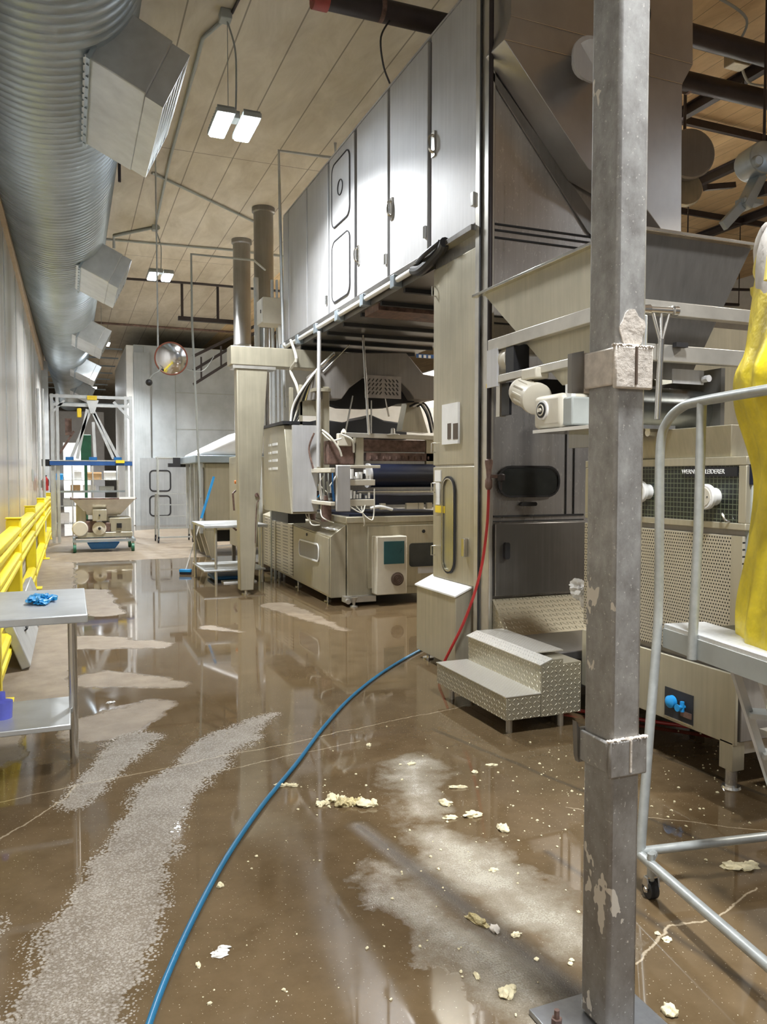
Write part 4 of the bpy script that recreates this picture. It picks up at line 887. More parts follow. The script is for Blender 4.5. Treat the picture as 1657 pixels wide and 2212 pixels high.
# ------------------------------------------------------------------ portal leg and beam
def build_portal():
    P = thing('portal_leg', 'tapering stainless leg under a thick cross beam in the middle of the line', 'support', (2.2, 10.4, 0))
    b = MB(); b.hexa([(2.10, 10.38, .06), (2.28, 10.38, .06), (2.28, 10.56, .06), (2.10, 10.56, .06), (2.07, 10.38, 3.04), (2.49, 10.38, 3.04), (2.49, 10.56, 3.04), (2.07, 10.56, 3.04)]); b.build('leg_column', 'stain_warm', P, bevel=.01)
    b = MB(); b.box(1.99, 3.6, 10.35, 10.62, 3.08, 3.33); b.build('cross_beam', 'stain_warm', P, bevel=.008)
    b = MB(); b.box(2.02, 2.60, 10.36, 10.60, 3.035, 3.08); b.build('top_plate', 'frame', P)
    b = MB(); b.lathe((2.19, 10.45, 0), (0, 0, 1), [(0, .06), (.015, .06), (.02, .02), (.06, .02)], 16); b.build('levelling_foot', 'chrome', P)
    b = MB(); b.lathe((2.33, 10.37, 1.35), (0, -1, 0), [(0, .028), (.012, .028)], 16); b.tube(arc_pts([(2.33, 10.35, 1.38), (2.36, 10.34, 1.30), (2.32, 10.35, 1.2), (2.30, 10.36, .7)], 5), .006, 6); b.build('hook', 'rust', P)
    pipe('air_hose', [PX(628, 735, 2.85), PX(640, 775, 2.8), PX(628, 800, 2.8), PX(640, 830, 2.8), PX(648, 860, 2.85)], .02, 'wiremix', 'pale hose hanging from the enclosure rail over the beam end', 'hose', 1)
    for i, (px, py0, py1) in enumerate(((584, 800, 910), (592, 800, 905), (601, 800, 900))):
        pipe('conduit', [(PY(px, py1, 11.9).x, 11.9, 0), PY(px, py0-40, 11.9)], .016, 'galv_light', ['thin upright conduit right behind the tapered leg', 'thin upright conduit behind the tapered leg, middle one of three', 'thin upright conduit behind the tapered leg, nearest the control cabinet'][i], 'conduit')
build_portal()

# ------------------------------------------------------------------ the dough make-up machine under the enclosure
def build_machine():
    Bs = thing('dough_line_machine', 'long low stainless machine base with an air-conditioner box, under the enclosure', 'machine', (3.8, 9.6, 0))
    b = MB(); b.box(3.16, 4.75, 9.06, 13.5, .10, 1.02); b.build('body', 'stain_warm', Bs, bevel=.006)
    b = MB(); b.box(3.14, 4.75, 9.03, 13.5, 1.02, 1.10); b.build('top_edge', 'stain_warm', Bs, bevel=.01)
    b = MB(); b.box(3.42, 4.7, 9.02, 9.06, .20, .98); dr = b.build('front_door', 'stain_warm', Bs, bevel=.006)
    b = MB(); b.lathe((4.18, 9.02, .90), (0, -1, 0), [(0, .022), (.01, .022)], 14); b.build('door_lock', 'black', dr)
    b = MB(); b.rrect((4.28, 9.02, .60), (1, 0, 0), (0, 0, 1), .60, .30, .04, (0, -.01, 0)); b.build('dark_window', 'glass_dark', dr)
    b = MB(); b.box(4.10, 4.35, 9.015, 9.02, .36, .44); b.build('name_plate', 'stain', dr)
    A = thing('cabinet_cooler', 'beige cabinet cooling unit with a teal panel and round fan, on the machine base door', 'air conditioner', (3.7, 8.95, .14))
    b = MB(); b.box(3.47, 3.87, 8.84, 9.03, .14, .86); b.build('case', 'beige', A, bevel=.01)
    b = MB(); b.box(3.56, 3.83, 8.83, 8.842, .52, .80); b.build('teal_panel', 'tealscreen', A)
    b = MB(); b.lathe((3.74, 8.84, .33), (0, -1, 0), [(0, .085), (.01, .085), (.012, .07)], 28); b.build('fan_ring', 'brownfan', A)
    b = MB()
    for r in (.02, .04, .06): b.tube([Vector((3.74+r*math.cos(k*math.pi/10), 8.826, .33+r*math.sin(k*math.pi/10))) for k in range(21)], .003, 5)
    b.build('fan_guard', 'rust', A)
    for k in range(7): pass
    Cn = thing('control_cabinet', 'low stainless control cabinet with a louvred side and small window, on short legs', 'cabinet', (3.05, 10.9, 0))
    b = MB(); b.hexa([(2.95, 9.08, .10), (3.15, 9.08, .10), (3.15, 12.7, .15), (2.95, 12.7, .15), (2.95, 9.08, .86), (3.15, 9.08, 1.0), (3.15, 12.7, 1.05), (2.95, 12.7, .97)]); b.build('body', 'stain_warm', Cn, bevel=.006)
    b = MB(); b.hexa([(2.935, 9.12, .13), (2.95, 9.12, .13), (2.95, 10.75, .15), (2.935, 10.75, .15), (2.935, 9.12, .84), (2.95, 9.12, .84), (2.95, 10.75, .90), (2.935, 10.75, .90)]); d1 = b.build('window_door', 'stain_warm', Cn, bevel=.004)
    b = MB(); b.rrect((2.934, 9.95, .62), (0, 1, 0), (0, 0, 1), .88, .20, .06, (-.008, 0, 0)); b.build('small_window', 'stain_dark', d1)
    b = MB(); b.rrect((2.928, 9.95, .62), (0, 1, 0), (0, 0, 1), .93, .24, .08, (-.01, 0, 0), inner=.02); b.build('window_trim', 'white', d1)
    b = MB(); b.lathe((2.934, 10.05, .82), (-1, 0, 0), [(0, .02), (.01, .02)], 12); b.build('door_lock', 'black', d1)
    for (ya, yb) in ((10.8, 11.75), (11.8, 12.5)):
        b = MB(); b.hexa([(2.935, ya, .16), (2.95, ya, .16), (2.95, yb, .17), (2.935, yb, .17), (2.935, ya, .91), (2.95, ya, .91), (2.95, yb, .94), (2.935, yb, .94)]); b.build('louvred_door', 'louvre', Cn, bevel=.004)
    for y in (9.5, 10.9, 12.3):
        b = MB(); b.lathe((3.05, y, 0), (0, 0, 1), [(0, .05), (.012, .05), (.02, .015), (.07, .015), (.11, .045), (.13, .05)], 14); b.build('foot', 'chrome', Cn)
    b = MB(); b.box(3.1, 3.5, 8.95, 9.1, .05, .12); b.cyl((3.12, 8.95, .07), (3.12, 8.9, .07), .03, 12)
    b.lathe((3.2, 8.93, 0), (0, 0, 1), [(0, .05), (.012, .05), (.02, .015), (.05, .02), (.12, .05)], 14); b.build('front_bracket', 'frame', Cn)
    b = MB(); 
    for k in range(14): b.blob((3.03+.05*random.random(), 9.15+.5*random.random(), .93+.01*k/14), .05, .07, .012, k, .5, 1)
    tag(b.build('crumpled_cloth', 'white'), 'crumpled white wiping cloth on the near end of the low control cabinet', 'cloth')
    # tall side panel cabinet
    S_ = thing('panel_cabinet', 'upright grey cabinet side with faint lettering plates left of the pneumatic frame', 'cabinet', (2.65, 10.2, 1.15))
    b = MB(); b.hexa([(2.60, 9.62, 1.12), (2.95, 9.62, 1.12), (2.95, 11.1, 1.12), (2.60, 11.1, 1.12), (2.60, 9.95, 2.27), (2.95, 9.95, 2.27), (2.95, 11.1, 2.30), (2.60, 11.1, 2.30)]); b.build('side_panel', 'stain_warm', S_, bevel=.006)
    b = MB(); b.box(2.57, 2.98, 9.9, 11.15, 2.28, 2.32); b.build('rubber_top', 'black', S_)
    b = MB()
    for k in range(4): b.box(2.594, 2.60, 10.30, 10.58, 2.02-k*.11, 2.055-k*.11); b.box(2.594, 2.60, 10.66, 10.80, 2.02-k*.11, 2.05-k*.11)
    b.build('label_strips', 'white', S_)
    b = MB(); b.box(2.62, 2.93, 9.58, 9.64, 1.15, 2.25); b.build('cabinet_edge', 'stain', S_)
    b = MB(); b.box(2.66, 2.9, 10.0, 10.9, .98, 1.12); b.build('pedestal', 'black', S_)
    # pneumatic frame
    Fm = thing('pneumatic_frame', 'open cream frame full of air cylinders and hoses in front of the roller', 'machine part', (3.1, 9.4, 1.25))
    b = MB(); b.box(2.86, 2.92, 8.80, 10.7, 1.645, 1.70); b.box(2.86, 2.92, 8.80, 10.7, 1.25, 1.295); b.build('side_rails', 'beige', Fm, bevel=.006)
    b = MB(); b.box(2.95, 3.12, 8.82, 8.88, 1.18, 1.73); b.build('front_post', 'stain', Fm, bevel=.006)
    for xa, xb, yb, za, zb in ((3.12, 3.45, 8.92, 1.49, 1.56), (3.12, 3.45, 8.92, 1.24, 1.32), (2.95, 3.52, 8.88, 1.70, 1.735)):
        b = MB(); b.box(xa, xb, 8.85, yb, za, zb); b.build('front_shelf', 'beige', Fm, bevel=.005)
    b = MB(); b.tube([(2.86, 10.5, 1.67), (2.84, 10.72, 1.67), (2.84, 10.72, 1.27), (2.86, 10.5, 1.27)], .028, 8); b.build('grab_bar', 'white', Fm)
    rnd = random.Random(3)
    for k in range(9):
        y = 9.05+k*.17; b = MB(); r = rnd.uniform(.012, .024); b.cyl((2.96+rnd.random()*.05, y, 1.30), (2.96, y, 1.44+rnd.random()*.16), r, 10); b.cyl((2.97, y, 1.4), (2.97, y, 1.64), .008, 6)
        b.build('air_cylinder', rnd.choice(['chrome', 'white', 'rust', 'greypaint', 'blue_tarp']), Fm)
    for k in range(16):
        y = 8.95+rnd.random()*1.6; a = Vector((2.93+rnd.random()*.12, y, 1.30+rnd.random()*.1)); c = a+Vector((rnd.uniform(-.05, .1), rnd.uniform(-.25, .25), rnd.uniform(.15, .33)))
        b = MB(); b.tube(arc_pts([a, (a+c)/2+Vector((rnd.uniform(-.08, .08), rnd.uniform(-.1, .1), 0)), c], 5), .007, 6)
        b.build('air_line', rnd.choice(['wiremix', 'white', 'black', 'wiremix', 'glove']), Fm)
    for k in range(8):
        b = MB(); y = 9+rnd.random()*1.5; z = 1.30+rnd.random()*.08; b.box(2.93, 3.0, y, y+.06, z, z+.06); b.build('valve_block', rnd.choice(['white', 'greypaint', 'black', 'rust']), Fm, bevel=.004)
    for k in range(7):
        b = MB(); x = 3.16+k*.038; b.box(x, x+.028, 8.90, 8.98, 1.57, 1.60+rnd.random()*.1); b.cyl((x+.01, 8.93, 1.33), (x+.01, 8.93, 1.36+rnd.random()*.08), .014, 8); b.build('solenoid', rnd.choice(['white', 'white', 'rust', 'black']), Fm)
    for k, pts in enumerate(([(3.1, 8.85, 1.25), (3.25, 8.8, 1.16), (3.32, 8.85, 1.25)], [(3.2, 8.85, 1.24), (3.35, 8.8, 1.08), (3.43, 8.85, 1.12), (3.44, 8.85, 1.45)], [(3.27, 8.85, 1.24), (3.29, 8.8, 1.05), (3.3, 8.85, 1.0)],
                             [(2.9, 9.3, 1.25), (2.88, 9.2, 1.1), (3.0, 9.1, 1.03)], [(2.88, 9.8, 1.26), (2.85, 9.6, 1.0), (2.95, 9.5, .98)], [(2.9, 10.1, 1.26), (2.9, 9.9, 1.05), (2.98, 9.6, 1.0)])):
        b = MB(); b.tube(arc_pts(pts, 6), .008, 6); b.build('loose_cable', 'wiremix', Fm)
    b = MB(); b.box(3.0, 3.1, 9.5, 9.62, 1.02, 1.25); b.box(2.97, 3.08, 10.2, 10.3, 1.02, 1.26); b.cyl((2.99, 9.95, 1.02), (2.99, 9.95, 1.24), .035, 12); b.build('stand_blocks', 'rust', Fm)
    # belt roller
    Rl = thing('belt_roller', 'large dark navy belt roller behind the column cabinet', 'roller', (4.2, 9.3, 1.4))
    b = MB(); b.cyl((3.52, 9.25, 1.61), (4.7, 9.25, 1.61), .15, 40); b.build('roller', 'navy', Rl)
    b = MB(); b.lathe((3.49, 9.25, 1.61), (1, 0, 0), [(0, .10), (.002, .155), (.03, .155)], 32); b.build('roller_end', 'stain', Rl)
    b = MB(); b.box(3.3, 4.7, 9.08, 9.12, 1.405, 1.425); b.box(3.45, 4.7, 9.15, 9.9, 1.24, 1.36); b.box(3.2, 4.7, 9.1, 10.5, 1.10, 1.13); b.build('belt_bed', 'navy', Rl)
    b = MB(); b.bar((3.3, 9.07, 1.41), (4.7, 9.07, 1.41), .015); b.build('belt_edge_rod', 'chrome', Rl)
    for k, x in enumerate((3.62, 3.98, 4.15, 4.27)):
        b = MB(); b.box(x, x+(.16 if k == 1 else .07), 9.1, 9.16, 1.18, 1.26); b.build('bed_clip', 'beige', Rl)
    b = MB(); b.tube(arc_pts([(3.48, 9.1, 1.2), (3.6, 9.08, 1.22), (3.78, 9.1, 1.18)], 5), .02, 8); b.build('bed_hose', 'white', Rl)
    # rusty scraper plates above
    Pl = thing('rounder_head', 'rust-stained pressing head above the navy roller', 'machine part', (4.0, 9.3, 1.8))
    b = MB(); b.box(3.45, 4.66, 9.30, 9.42, 1.92, 2.07); b.build('upper_plate', 'rust', Pl, bevel=.005)
    b = MB(); b.box(3.5, 4.62, 9.28, 9.46, 1.80, 1.90)
    for k in range(12): b.cyl((3.55+k*.09, 9.27, 1.82), (3.55+k*.09, 9.27, 1.86), .012, 6)
    b.build('lower_plate', 'rust', Pl)
    b = MB(); b.bar((3.2, 9.26, 2.12), (4.72, 9.26, 2.10), .05, .06); b.build('cross_bar', 'frame', Pl, bevel=.006)
    b = MB(); b.box(3.36, 3.46, 9.28, 9.40, 1.72, 2.1); b.box(4.34, 4.44, 9.28, 9.34, 1.72, 2.1); b.build('end_plates', 'stain_warm', Pl)
    b = MB(); b.box(3.0, 3.35, 9.32, 9.5, 1.75, 2.05); b.build('drive_block', 'rust', Pl, bevel=.01)
    b = MB(); b.box(3.12, 3.3, 9.28, 9.36, 1.98, 2.14); b.lathe((3.2, 9.3, 2.14), (0, 0, 1), [(0, .04), (.03, .03), (.06, .01)], 12); b.build('regulator', 'beige', Pl, bevel=.01)
    for k, pts in enumerate(([(2.92, 9.4, 2.2), (3.0, 9.25, 2.1), (3.1, 9.2, 1.95), (3.14, 9.2, 1.85)], [(2.92, 9.4, 2.18), (3.02, 9.25, 2.05), (3.14, 9.2, 2.07)], [(3.14, 9.2, 2.12), (3.26, 9.15, 2.05), (3.30, 9.2, 1.9)])):
        b = MB(); b.tube(arc_pts(pts, 6), .013, 8); b.build('air_hose', 'wiremix', Pl)
    for x, y in ((3.85, 9.25),):
        b = MB(); b.lathe((x, y, 2.13), (0, 0, 1), [(0, .09), (.01, .09), (.02, .03), (.08, .025), (.09, .012)], 16); b.build('adjuster', 'frame', Pl)
    # frame posts and hoses at left
    Ps = thing('machine_portal', 'upright stainless posts with hoses left of the cone hood', 'frame', (2.95, 9.7, 1.0))
    for (x, y, w, z0, z1) in ((2.93, 9.55, .05, 1.7, 2.95), (3.02, 9.6, .09, 1.7, 2.75), (2.80, 9.9, .04, 1.7, 2.8), (2.72, 10.1, .05, 2.3, 2.78)):
        b = MB(); b.box(x, x+w, y, y+w, z0, z1); b.build('post', 'stain_warm', Ps, bevel=.004)
    b = MB(); b.box(2.88, 3.1, 9.5, 9.7, 2.68, 2.72); b.box(2.80, 3.05, 9.9, 9.95, 2.4, 2.6); b.build('bracket', 'stain_warm', Ps)
    b = MB(); b.cyl((2.88, 9.35, 1.72), (2.90, 9.35, 3.4), .025, 12); b.build('riser_tube', 'stain', Ps)
    for k in range(5):
        o_ = k*.035
        b = MB(); b.tube(arc_pts([(2.70+o_*.2, 10.0, 2.25), (2.72+o_, 9.95, 2.5), (2.80+o_, 9.8, 2.72+o_), (2.98+o_, 9.7, 2.98+o_), (3.2, 9.65, 3.2)], 6), .016, 8); b.build('hose', ['white', 'black', 'wiremix', 'black', 'chrome'][k], Ps)
    for k in range(6):
        b = MB(); y = 9.5+k*.12; b.tube(arc_pts([(2.86, y, 1.7), (2.82+.02*k, y+.05, 1.95), (2.88, y+.02, 2.15)], 5), .012, 6); b.build('hose', ['rust', 'white', 'chrome', 'redhose', 'wiremix', 'black'][k], Ps)
    # cone hood
    Hd = thing('extraction_hood', 'dark grey cone-shaped hood with a slotted grey plate under the enclosure', 'hood', (3.6, 9.6, 2.5))
    y = 9.62
    q = [PY(738, 762, y), PY(878, 762, y), PY(915, 808, y), PY(940, 812, y), PY(940, 865, y), PY(895, 862, y), PY(885, 845, y), PY(862, 822, y), PY(790, 812, y), PY(755, 838, y), PY(738, 862, y), PY(685, 862, y), PY(685, 805, y)]
    b = MB(); b.prism(q, (0, .5, 0)); b.build('hood_shell', 'duct_hood', Hd, bevel=.01)
    y2 = 9.85
    q = [PY(700, 862, y2), PY(745, 838, y2), PY(790, 812, y2), PY(862, 820, y2), PY(895, 855, y2), PY(895, 868, y2), PY(860, 872, y2), PY(838, 880, y2), PY(790, 882, y2), PY(735, 880, y2), PY(705, 870, y2)]
    b = MB(); b.prism(q, (0, .2, 0)); b.build('hood_flaps', 'black', Hd)
    b = MB(); e0, e1 = PY(698, 803, 9.60), PY(755, 745, 9.60); b.cyl(e0, e1, .008, 8); b.cyl(PY(690, 795, 9.60), PY(722, 765, 9.60), .014, 8); b.build('tension_rod', 'chrome', Hd)
    g0, g1 = PY(788, 810, 9.55), PY(866, 862, 9.55)
    b = MB(); b.box(g0.x, g1.x, 9.54, 9.56, g1.z, g0.z); sp = b.build('slotted_plate', simple('plate_grey', (.40, .37, .35), .5, .4), Hd)
    b = MB(); w = g1.x-g0.x; h = g0.z-g1.z
    for r in range(4):
        for k in range(8):
            cx = g0.x+w*(.11+k*.105+(.04 if k > 3 else 0)); cz = g1.z+h*(.22+r*.19); s_ = 1 if k < 4 else -1
            b.bar((cx-.014*s_, 9.537, cz-.018), (cx+.014*s_, 9.537, cz+.018), .012, .004, (0, 1, 0))
    b.build('slots', 'gap', sp)
    b = MB(); b.cyl((3.50, 9.2, 2.12), (3.46, 9.3, 3.38), .017, 10); b.build('drop_rod', 'chrome', Hd)
    for (a, c) in (((745, 940), (762, 855)), ((802, 940), (802, 865)), ((840, 900), (832, 860))):
        b = MB(); b.cyl(PY(a[0], a[1], 9.7), PY(c[0], c[1], 9.7), .012, 8); b.build('strut', 'chrome', Hd)
    # far side seen under the hood: bright lit plates and dark hump
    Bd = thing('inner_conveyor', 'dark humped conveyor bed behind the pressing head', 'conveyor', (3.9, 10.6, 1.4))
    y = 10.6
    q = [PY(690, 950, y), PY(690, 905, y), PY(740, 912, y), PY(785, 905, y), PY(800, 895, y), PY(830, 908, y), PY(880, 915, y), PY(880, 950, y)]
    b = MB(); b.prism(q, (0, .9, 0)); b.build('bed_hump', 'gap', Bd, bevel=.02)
    b = MB(); b.box(3.3, 5.2, 10.7, 11.4, 1.13, 2.05); b.build('bed_body', 'stain_dark', Bd)
    b = MB(); b.prism([PY(868, 930, 10.0), PY(880, 870, 10.0), PY(905, 870, 10.0), PY(925, 935, 10.0)], (0, .2, 0)); b.build('side_cheek', 'stain_warm', Bd)
    for k in range(3):
        b = MB(); b.tube(arc_pts([PY(885+k*8, 878, 9.8), PY(905+k*6, 872, 9.8), PY(922+k*4, 895, 9.8), PY(932+k*3, 935, 9.8)], 5), .015, 8); b.build('hose', ['black', 'white', 'black'][k], Bd)
    # white panel of next room behind the opening
    Wp = thing('white_partition', 'bright white partition seen through the gap under the cone hood', 'partition', (8, 17.5, 0))
    b = MB(); b.box(4.9, 9.0, 17.5, 17.6, .2, 3.3); b.build('panel', 'white', Wp)
    b = MB(); b.box(4.9, 9.0, 17.48, 17.5, 2.55, 2.58); b.build('rail', 'greypaint', Wp)
    b = MB(); b.box(4.95, 5.05, 17.5, 17.6, 0, .2); b.box(8.8, 8.9, 17.5, 17.6, 0, .2); b.build('feet', 'greypaint', Wp)
    # blue sign shape between hood and cabinet
    p0, p1 = PY(900, 764, 12.5), PY(928, 774, 12.5)
    b = MB(); b.box(p0.x, p1.x+.1, 12.5, 12.52, p1.z, p0.z); b.cyl((p0.x+.05, 12.51, p0.z), (p0.x+.05, 12.51, ZC), .006, 6); sg = thing('blue_sign', 'small dark blue sign with pale marks right of the cone hood', 'sign', (p0.x, 12.5, p1.z)); b.build('board', 'bluebeam', sg)
    b = MB()
    for k in range(3): b.box(p0.x+.04+k*.09, p0.x+.09+k*.09, 12.49, 12.5, p1.z+.0, p1.z+.05)
    b.build('marks', 'white', sg)
build_machine()

# ------------------------------------------------------------------ second line: covered machine, stack base
def build_second():
    Q = thing('covered_machine', 'second machine under a white sloped cover beyond the far table', 'machine', (3.3, 17, 0))
    b = MB(); b.box(2.40, 4.6, 15.2, 17.1, .55, 1.86); b.build('body', 'stain_warm', Q, bevel=.02)
    b = MB(); b.hexa([(2.2, 15.0, 1.86), (4.7, 15.0, 1.86), (4.7, 17.2, 1.86), (2.2, 17.2, 1.86), (2.2, 15.0, 2.0), (4.7, 15.0, 2.0), (4.7, 17.2, 2.0), (2.2, 17.2, 2.0)]); b.build('top_frame', 'galv', Q, bevel=.01)
    b = MB(); b.hexa([(2.2, 15.1, 2.0), (4.7, 15.1, 2.0), (4.7, 17.1, 2.0), (2.2, 17.1, 2.0), (3.2, 15.1, 2.50), (4.4, 15.1, 2.6), (4.4, 17.1, 2.6), (3.2, 17.1, 2.50)]); b.build('white_cover', 'whitecover', Q, bevel=.1)
    for y, w in ((15.3, .55), (15.93, .5), (16.5, .5)):
        b = MB(); b.rrect((2.395, y+w/2, 1.20), (0, 1, 0), (0, 0, 1), w, 1.15, .04, (-.02, 0, 0)); b.build('side_door', 'stain', Q, bevel=.006)
    for y in (15.18, 15.85, 16.42, 17.03):
        b = MB(); b.box(2.30, 2.36, y, y+.08, .5, 1.86); b.build('upright', 'galv_light', Q)
    for y in (15.1, 15.7, 16.4, 17.0):
        b = MB(); b.hexa([(2.5, y, .02), (2.6, y, .02), (2.6, y+.1, .02), (2.5, y+.1, .02), (2.35, y, .56), (2.55, y, .56), (2.55, y+.1, .56), (2.35, y+.1, .56)]); b.build('leg', 'stain_warm', Q)
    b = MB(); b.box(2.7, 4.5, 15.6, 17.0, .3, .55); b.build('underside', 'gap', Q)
    b = MB(); b.box(1.95, 2.42, 17.2, 17.3, 1.80, 1.88); b.box(2.05, 2.35, 17.2, 17.25, 1.88, 2.0); b.build('end_arm', 'black', Q)
    K = thing('machine_end_frame', 'brownish stainless end frame with an orange button, behind the tapered leg', 'machine', (2.9, 13.8, 0))
    b = MB(); b.box(2.72, 3.2, 13.6, 14.4, .35, 1.95); b.build('body', 'stain_warm', K, bevel=.01)
    b = MB(); b.lathe((2.72, 13.75, 1.50), (-1, 0, 0), [(0, .035), (.03, .03)], 14); b.build('orange_button', 'orange', K)
    b = MB(); b.tube([(2.70, 13.7, 1.35), (2.64, 13.65, 1.3), (2.66, 13.65, 1.0)], .018, 8); b.build('lever', 'rust', K)
    b = MB(); b.tube([(2.70, 13.7, .8), (2.64, 13.65, .7), (2.7, 13.65, .65)], .02, 8); b.build('lever', 'rust', K)
    for x, y in ((2.75, 13.65), (3.1, 13.65), (2.75, 14.3), (3.1, 14.3)):
        b = MB(); b.box(x, x+.06, y, y+.06, 0, .35); b.build('leg', 'stain_dark', K)
    # table
    T = thing('work_table', 'small stainless work table with a lower shelf beside the tapered leg', 'table', (2.3, 12.5, 0))
    b = MB(); b.box(1.80, 2.75, 11.5, 12.75, .84, .88); b.build('table_top', 'galv_light', T, bevel=.006)
    b = MB(); b.box(1.80, 2.72, 11.55, 12.7, .19, .215); b.build('shelf', 'galv_light', T, bevel=.004)
    for x, y in ((1.80, 12.55), (1.96, 11.58), (2.66, 12.6), (2.66, 11.6)):
        b = MB(); b.cyl((x+.02, y, 0), (x+.02, y, .84), .021, 12); b.build('leg', 'frame', T)
    b = MB(); b.box(2.0, 2.55, 11.9, 12.5, .02, .07); tag(b.build('plastic_tray', 'blue_tarp', bevel=.01), 'dark blue tray on the floor under the far work table', 'tray')
    b = MB(); b.box(2.1, 2.6, 11.62, 11.85, .0, .02); tag(b.build('floor_sheet', 'white'), 'white flat sheet on the floor under the far work table', 'sheet')
    # brush
    B = thing('floor_brush', 'long-handled blue brush leaning on the far work table', 'brush', (1.8, 13.0, 0))
    a = Vector((1.72, 12.95, .06)); c = PY(462, 1030, 13.3)
    m1 = a.lerp(c, .55)
    b = MB(); b.cyl(a, m1, .010, 8); b.build('lower_pole', 'white', B)
    b = MB(); b.cyl(m1, c, .022, 10); b.build('blue_grip', 'blue', B)
    b = MB(); b.bar(a+Vector((-.09, .04, .0)), a+Vector((.09, -.04, .0)), .07, .05); b.build('brush_head', 'blue', B, bevel=.01)
    b = MB(); b.bar(a+Vector((-.085, .04, -.04)), a+Vector((.085, -.04, -.04)), .05, .035); b.build('bristles', 'navy', B)
    # rolling ladder by the enclosure
    L = thing('rolling_ladder', 'grey tubular rolling step ladder standing before the grey enclosure', 'ladder', (2.3, 19.5, 0))
    for x in (1.93, 2.74):
        b = MB(); b.tube(arc_pts([(x, 19.2, .12), (x, 19.2, 1.0), (x, 19.2, 1.95), (x, 19.25, 2.02), (x, 19.4, 2.05)], 4), .028, 10); b.build('upright', 'greytube', L)
        b = MB(); b.tube([(x, 19.9, .12), (x, 19.8, .9), (x, 19.7, 1.18)], .026, 10); b.build('rear_upright', 'greytube', L)
        b = MB(); b.lathe((x-.02, 19.2, .06), (1, 0, 0), [(0, .055), (.03, .055)], 14); b.box(x-.02, x+.02, 19.17, 19.23, .06, .16); b.build('caster', 'black', L)
        b = MB(); b.lathe((x-.02, 19.9, .06), (1, 0, 0), [(0, .055), (.03, .055)], 14); b.box(x-.02, x+.02, 19.87, 19.93, .06, .16); b.build('caster', 'black', L)
    b = MB(); b.cyl((1.93, 19.2, 2.04), (2.74, 19.2, 2.04), .026, 10); b.build('top_rail', 'greytube', L)
    for z in (1.18, .92, .64, .36, .14):
        b = MB(); b.bar((1.93, 19.2, z), (2.74, 19.2, z), .05 if z < 1.1 else .12, .03); b.build('rung', 'greytube', L)
build_second()

# ------------------------------------------------------------------ grey enclosure, mirror
def build_enclosure():
    G = thing('insulated_enclosure', 'tall grey panelled enclosure at the end of the aisle', 'enclosure', (4, 28, 0))
    b = MB(); b.box(1.95, 8.0, 26.5, 33, 0, 5.85); b.build('body', steel('grey_panel', (.46, .50, .52), .5, .25, streak=(2, 2, 1)), G)
    b = MB(); b.box(1.72, 1.95, 26.45, 33, 0, 5.82); b.build('white_corner', 'white', G, bevel=.02)
    b = MB()
    for x in (2.25, 3.25, 5.2): b.box(x, x+.025, 26.488, 26.502, .0, 5.8)
    for z in (4.35, 3.15): b.box(3.25, 8, 26.488, 26.502, z, z+.025)
    b.build('panel_joints', 'greypaint', G)
    b = MB(); b.box(1.95, 2.45, 26.40, 26.5, 0, 5.6); b.build('corner_panel', steel('grey_panel_b', (.42, .45, .46), .5, .25), G)
    for i, (py0, py1) in enumerate(((1015, 1062), (1070, 1115))):
        p0, p1 = PY(322, py0, 26.38), PY(370, py1, 26.38)
        b = MB(); b.rrect(((p0.x+p1.x)/2, 26.42, (p0.z+p1.z)/2), (1, 0, 0), (0, 0, 1), abs(p1.x-p0.x), abs(p0.z-p1.z), .14, (0, -.05, 0), inner=.045); b.build('window_seal', 'black', G)
    b = MB(); b.box(2.1, 3.6, 26.38, 26.5, 0, 2.2); b.build('door_panel', steel('grey_door', (.38, .40, .41), .45, .4), G)
    Mr = thing('convex_mirror', 'round convex safety mirror with red-brown rim hanging over the aisle', 'mirror', (1.43, 12.0, 3.1))
    c = Vector((1.42, 12.0, 3.35)); d = Vector((-.28, -1, -.18)).normalized()
    b = MB()
    prof = [(0.0, .235), (.02, .20), (.045, .14), (.058, .07), (.062, .001)]
    b.lathe(c, d, prof, 40); b.build('mirror_dome', steel('mirror_chrome', (.8, .8, .82), .13, 1.0, var=.02), Mr)
    b = MB(); u = d.orthogonal().normalized(); v = d.cross(u); b.tube([c+(u*math.cos(k*math.pi/20)+v*math.sin(k*math.pi/20))*.235 for k in range(41)], .012, 8); b.build('rim', simple('mirror_rim', (.25, .08, .05), .4), Mr)
    b = MB(); b.lathe(c, -d, [(0, .23), (.03, .2), (.05, .08)], 24); b.build('mirror_back', 'gap', Mr)
    b = MB(); b.cyl(c+Vector((-.18, .06, -.05)), (c.x-.18, c.y+.06, ZC), .012, 8); b.bar(c+Vector((-.18, .06, -.05)), c-d*.05, .03); b.build('hanger', 'galv_light', Mr)
    Cm = thing('dome_camera', 'small black dome camera hanging left of the convex mirror', 'camera', (1.1, 12, 2.9))
    q = PY(322, 826, 12.0)
    b = MB(); b.blob(q, .05, .05, .05, 1, 0, 3, False); b.build('dome', 'black', Cm)
    b = MB(); b.tube(arc_pts([q+Vector((0, 0, .04)), q+Vector((.06, 0, .12)), PY(345, 800, 12.0), c+Vector((-.18, .06, -.05))], 5), .008, 6); b.build('bracket', 'greypaint', Cm)
    pipe('cable', [PY(395, 790, 12), PY(410, 800, 12.0), PY(440, 800, 12.1), PY(462, 770, 12.3)], .006, 'greypaint', 'thin cable sagging between the mirror and the overhead pipe', 'cable', 1, seg=6)
build_enclosure()

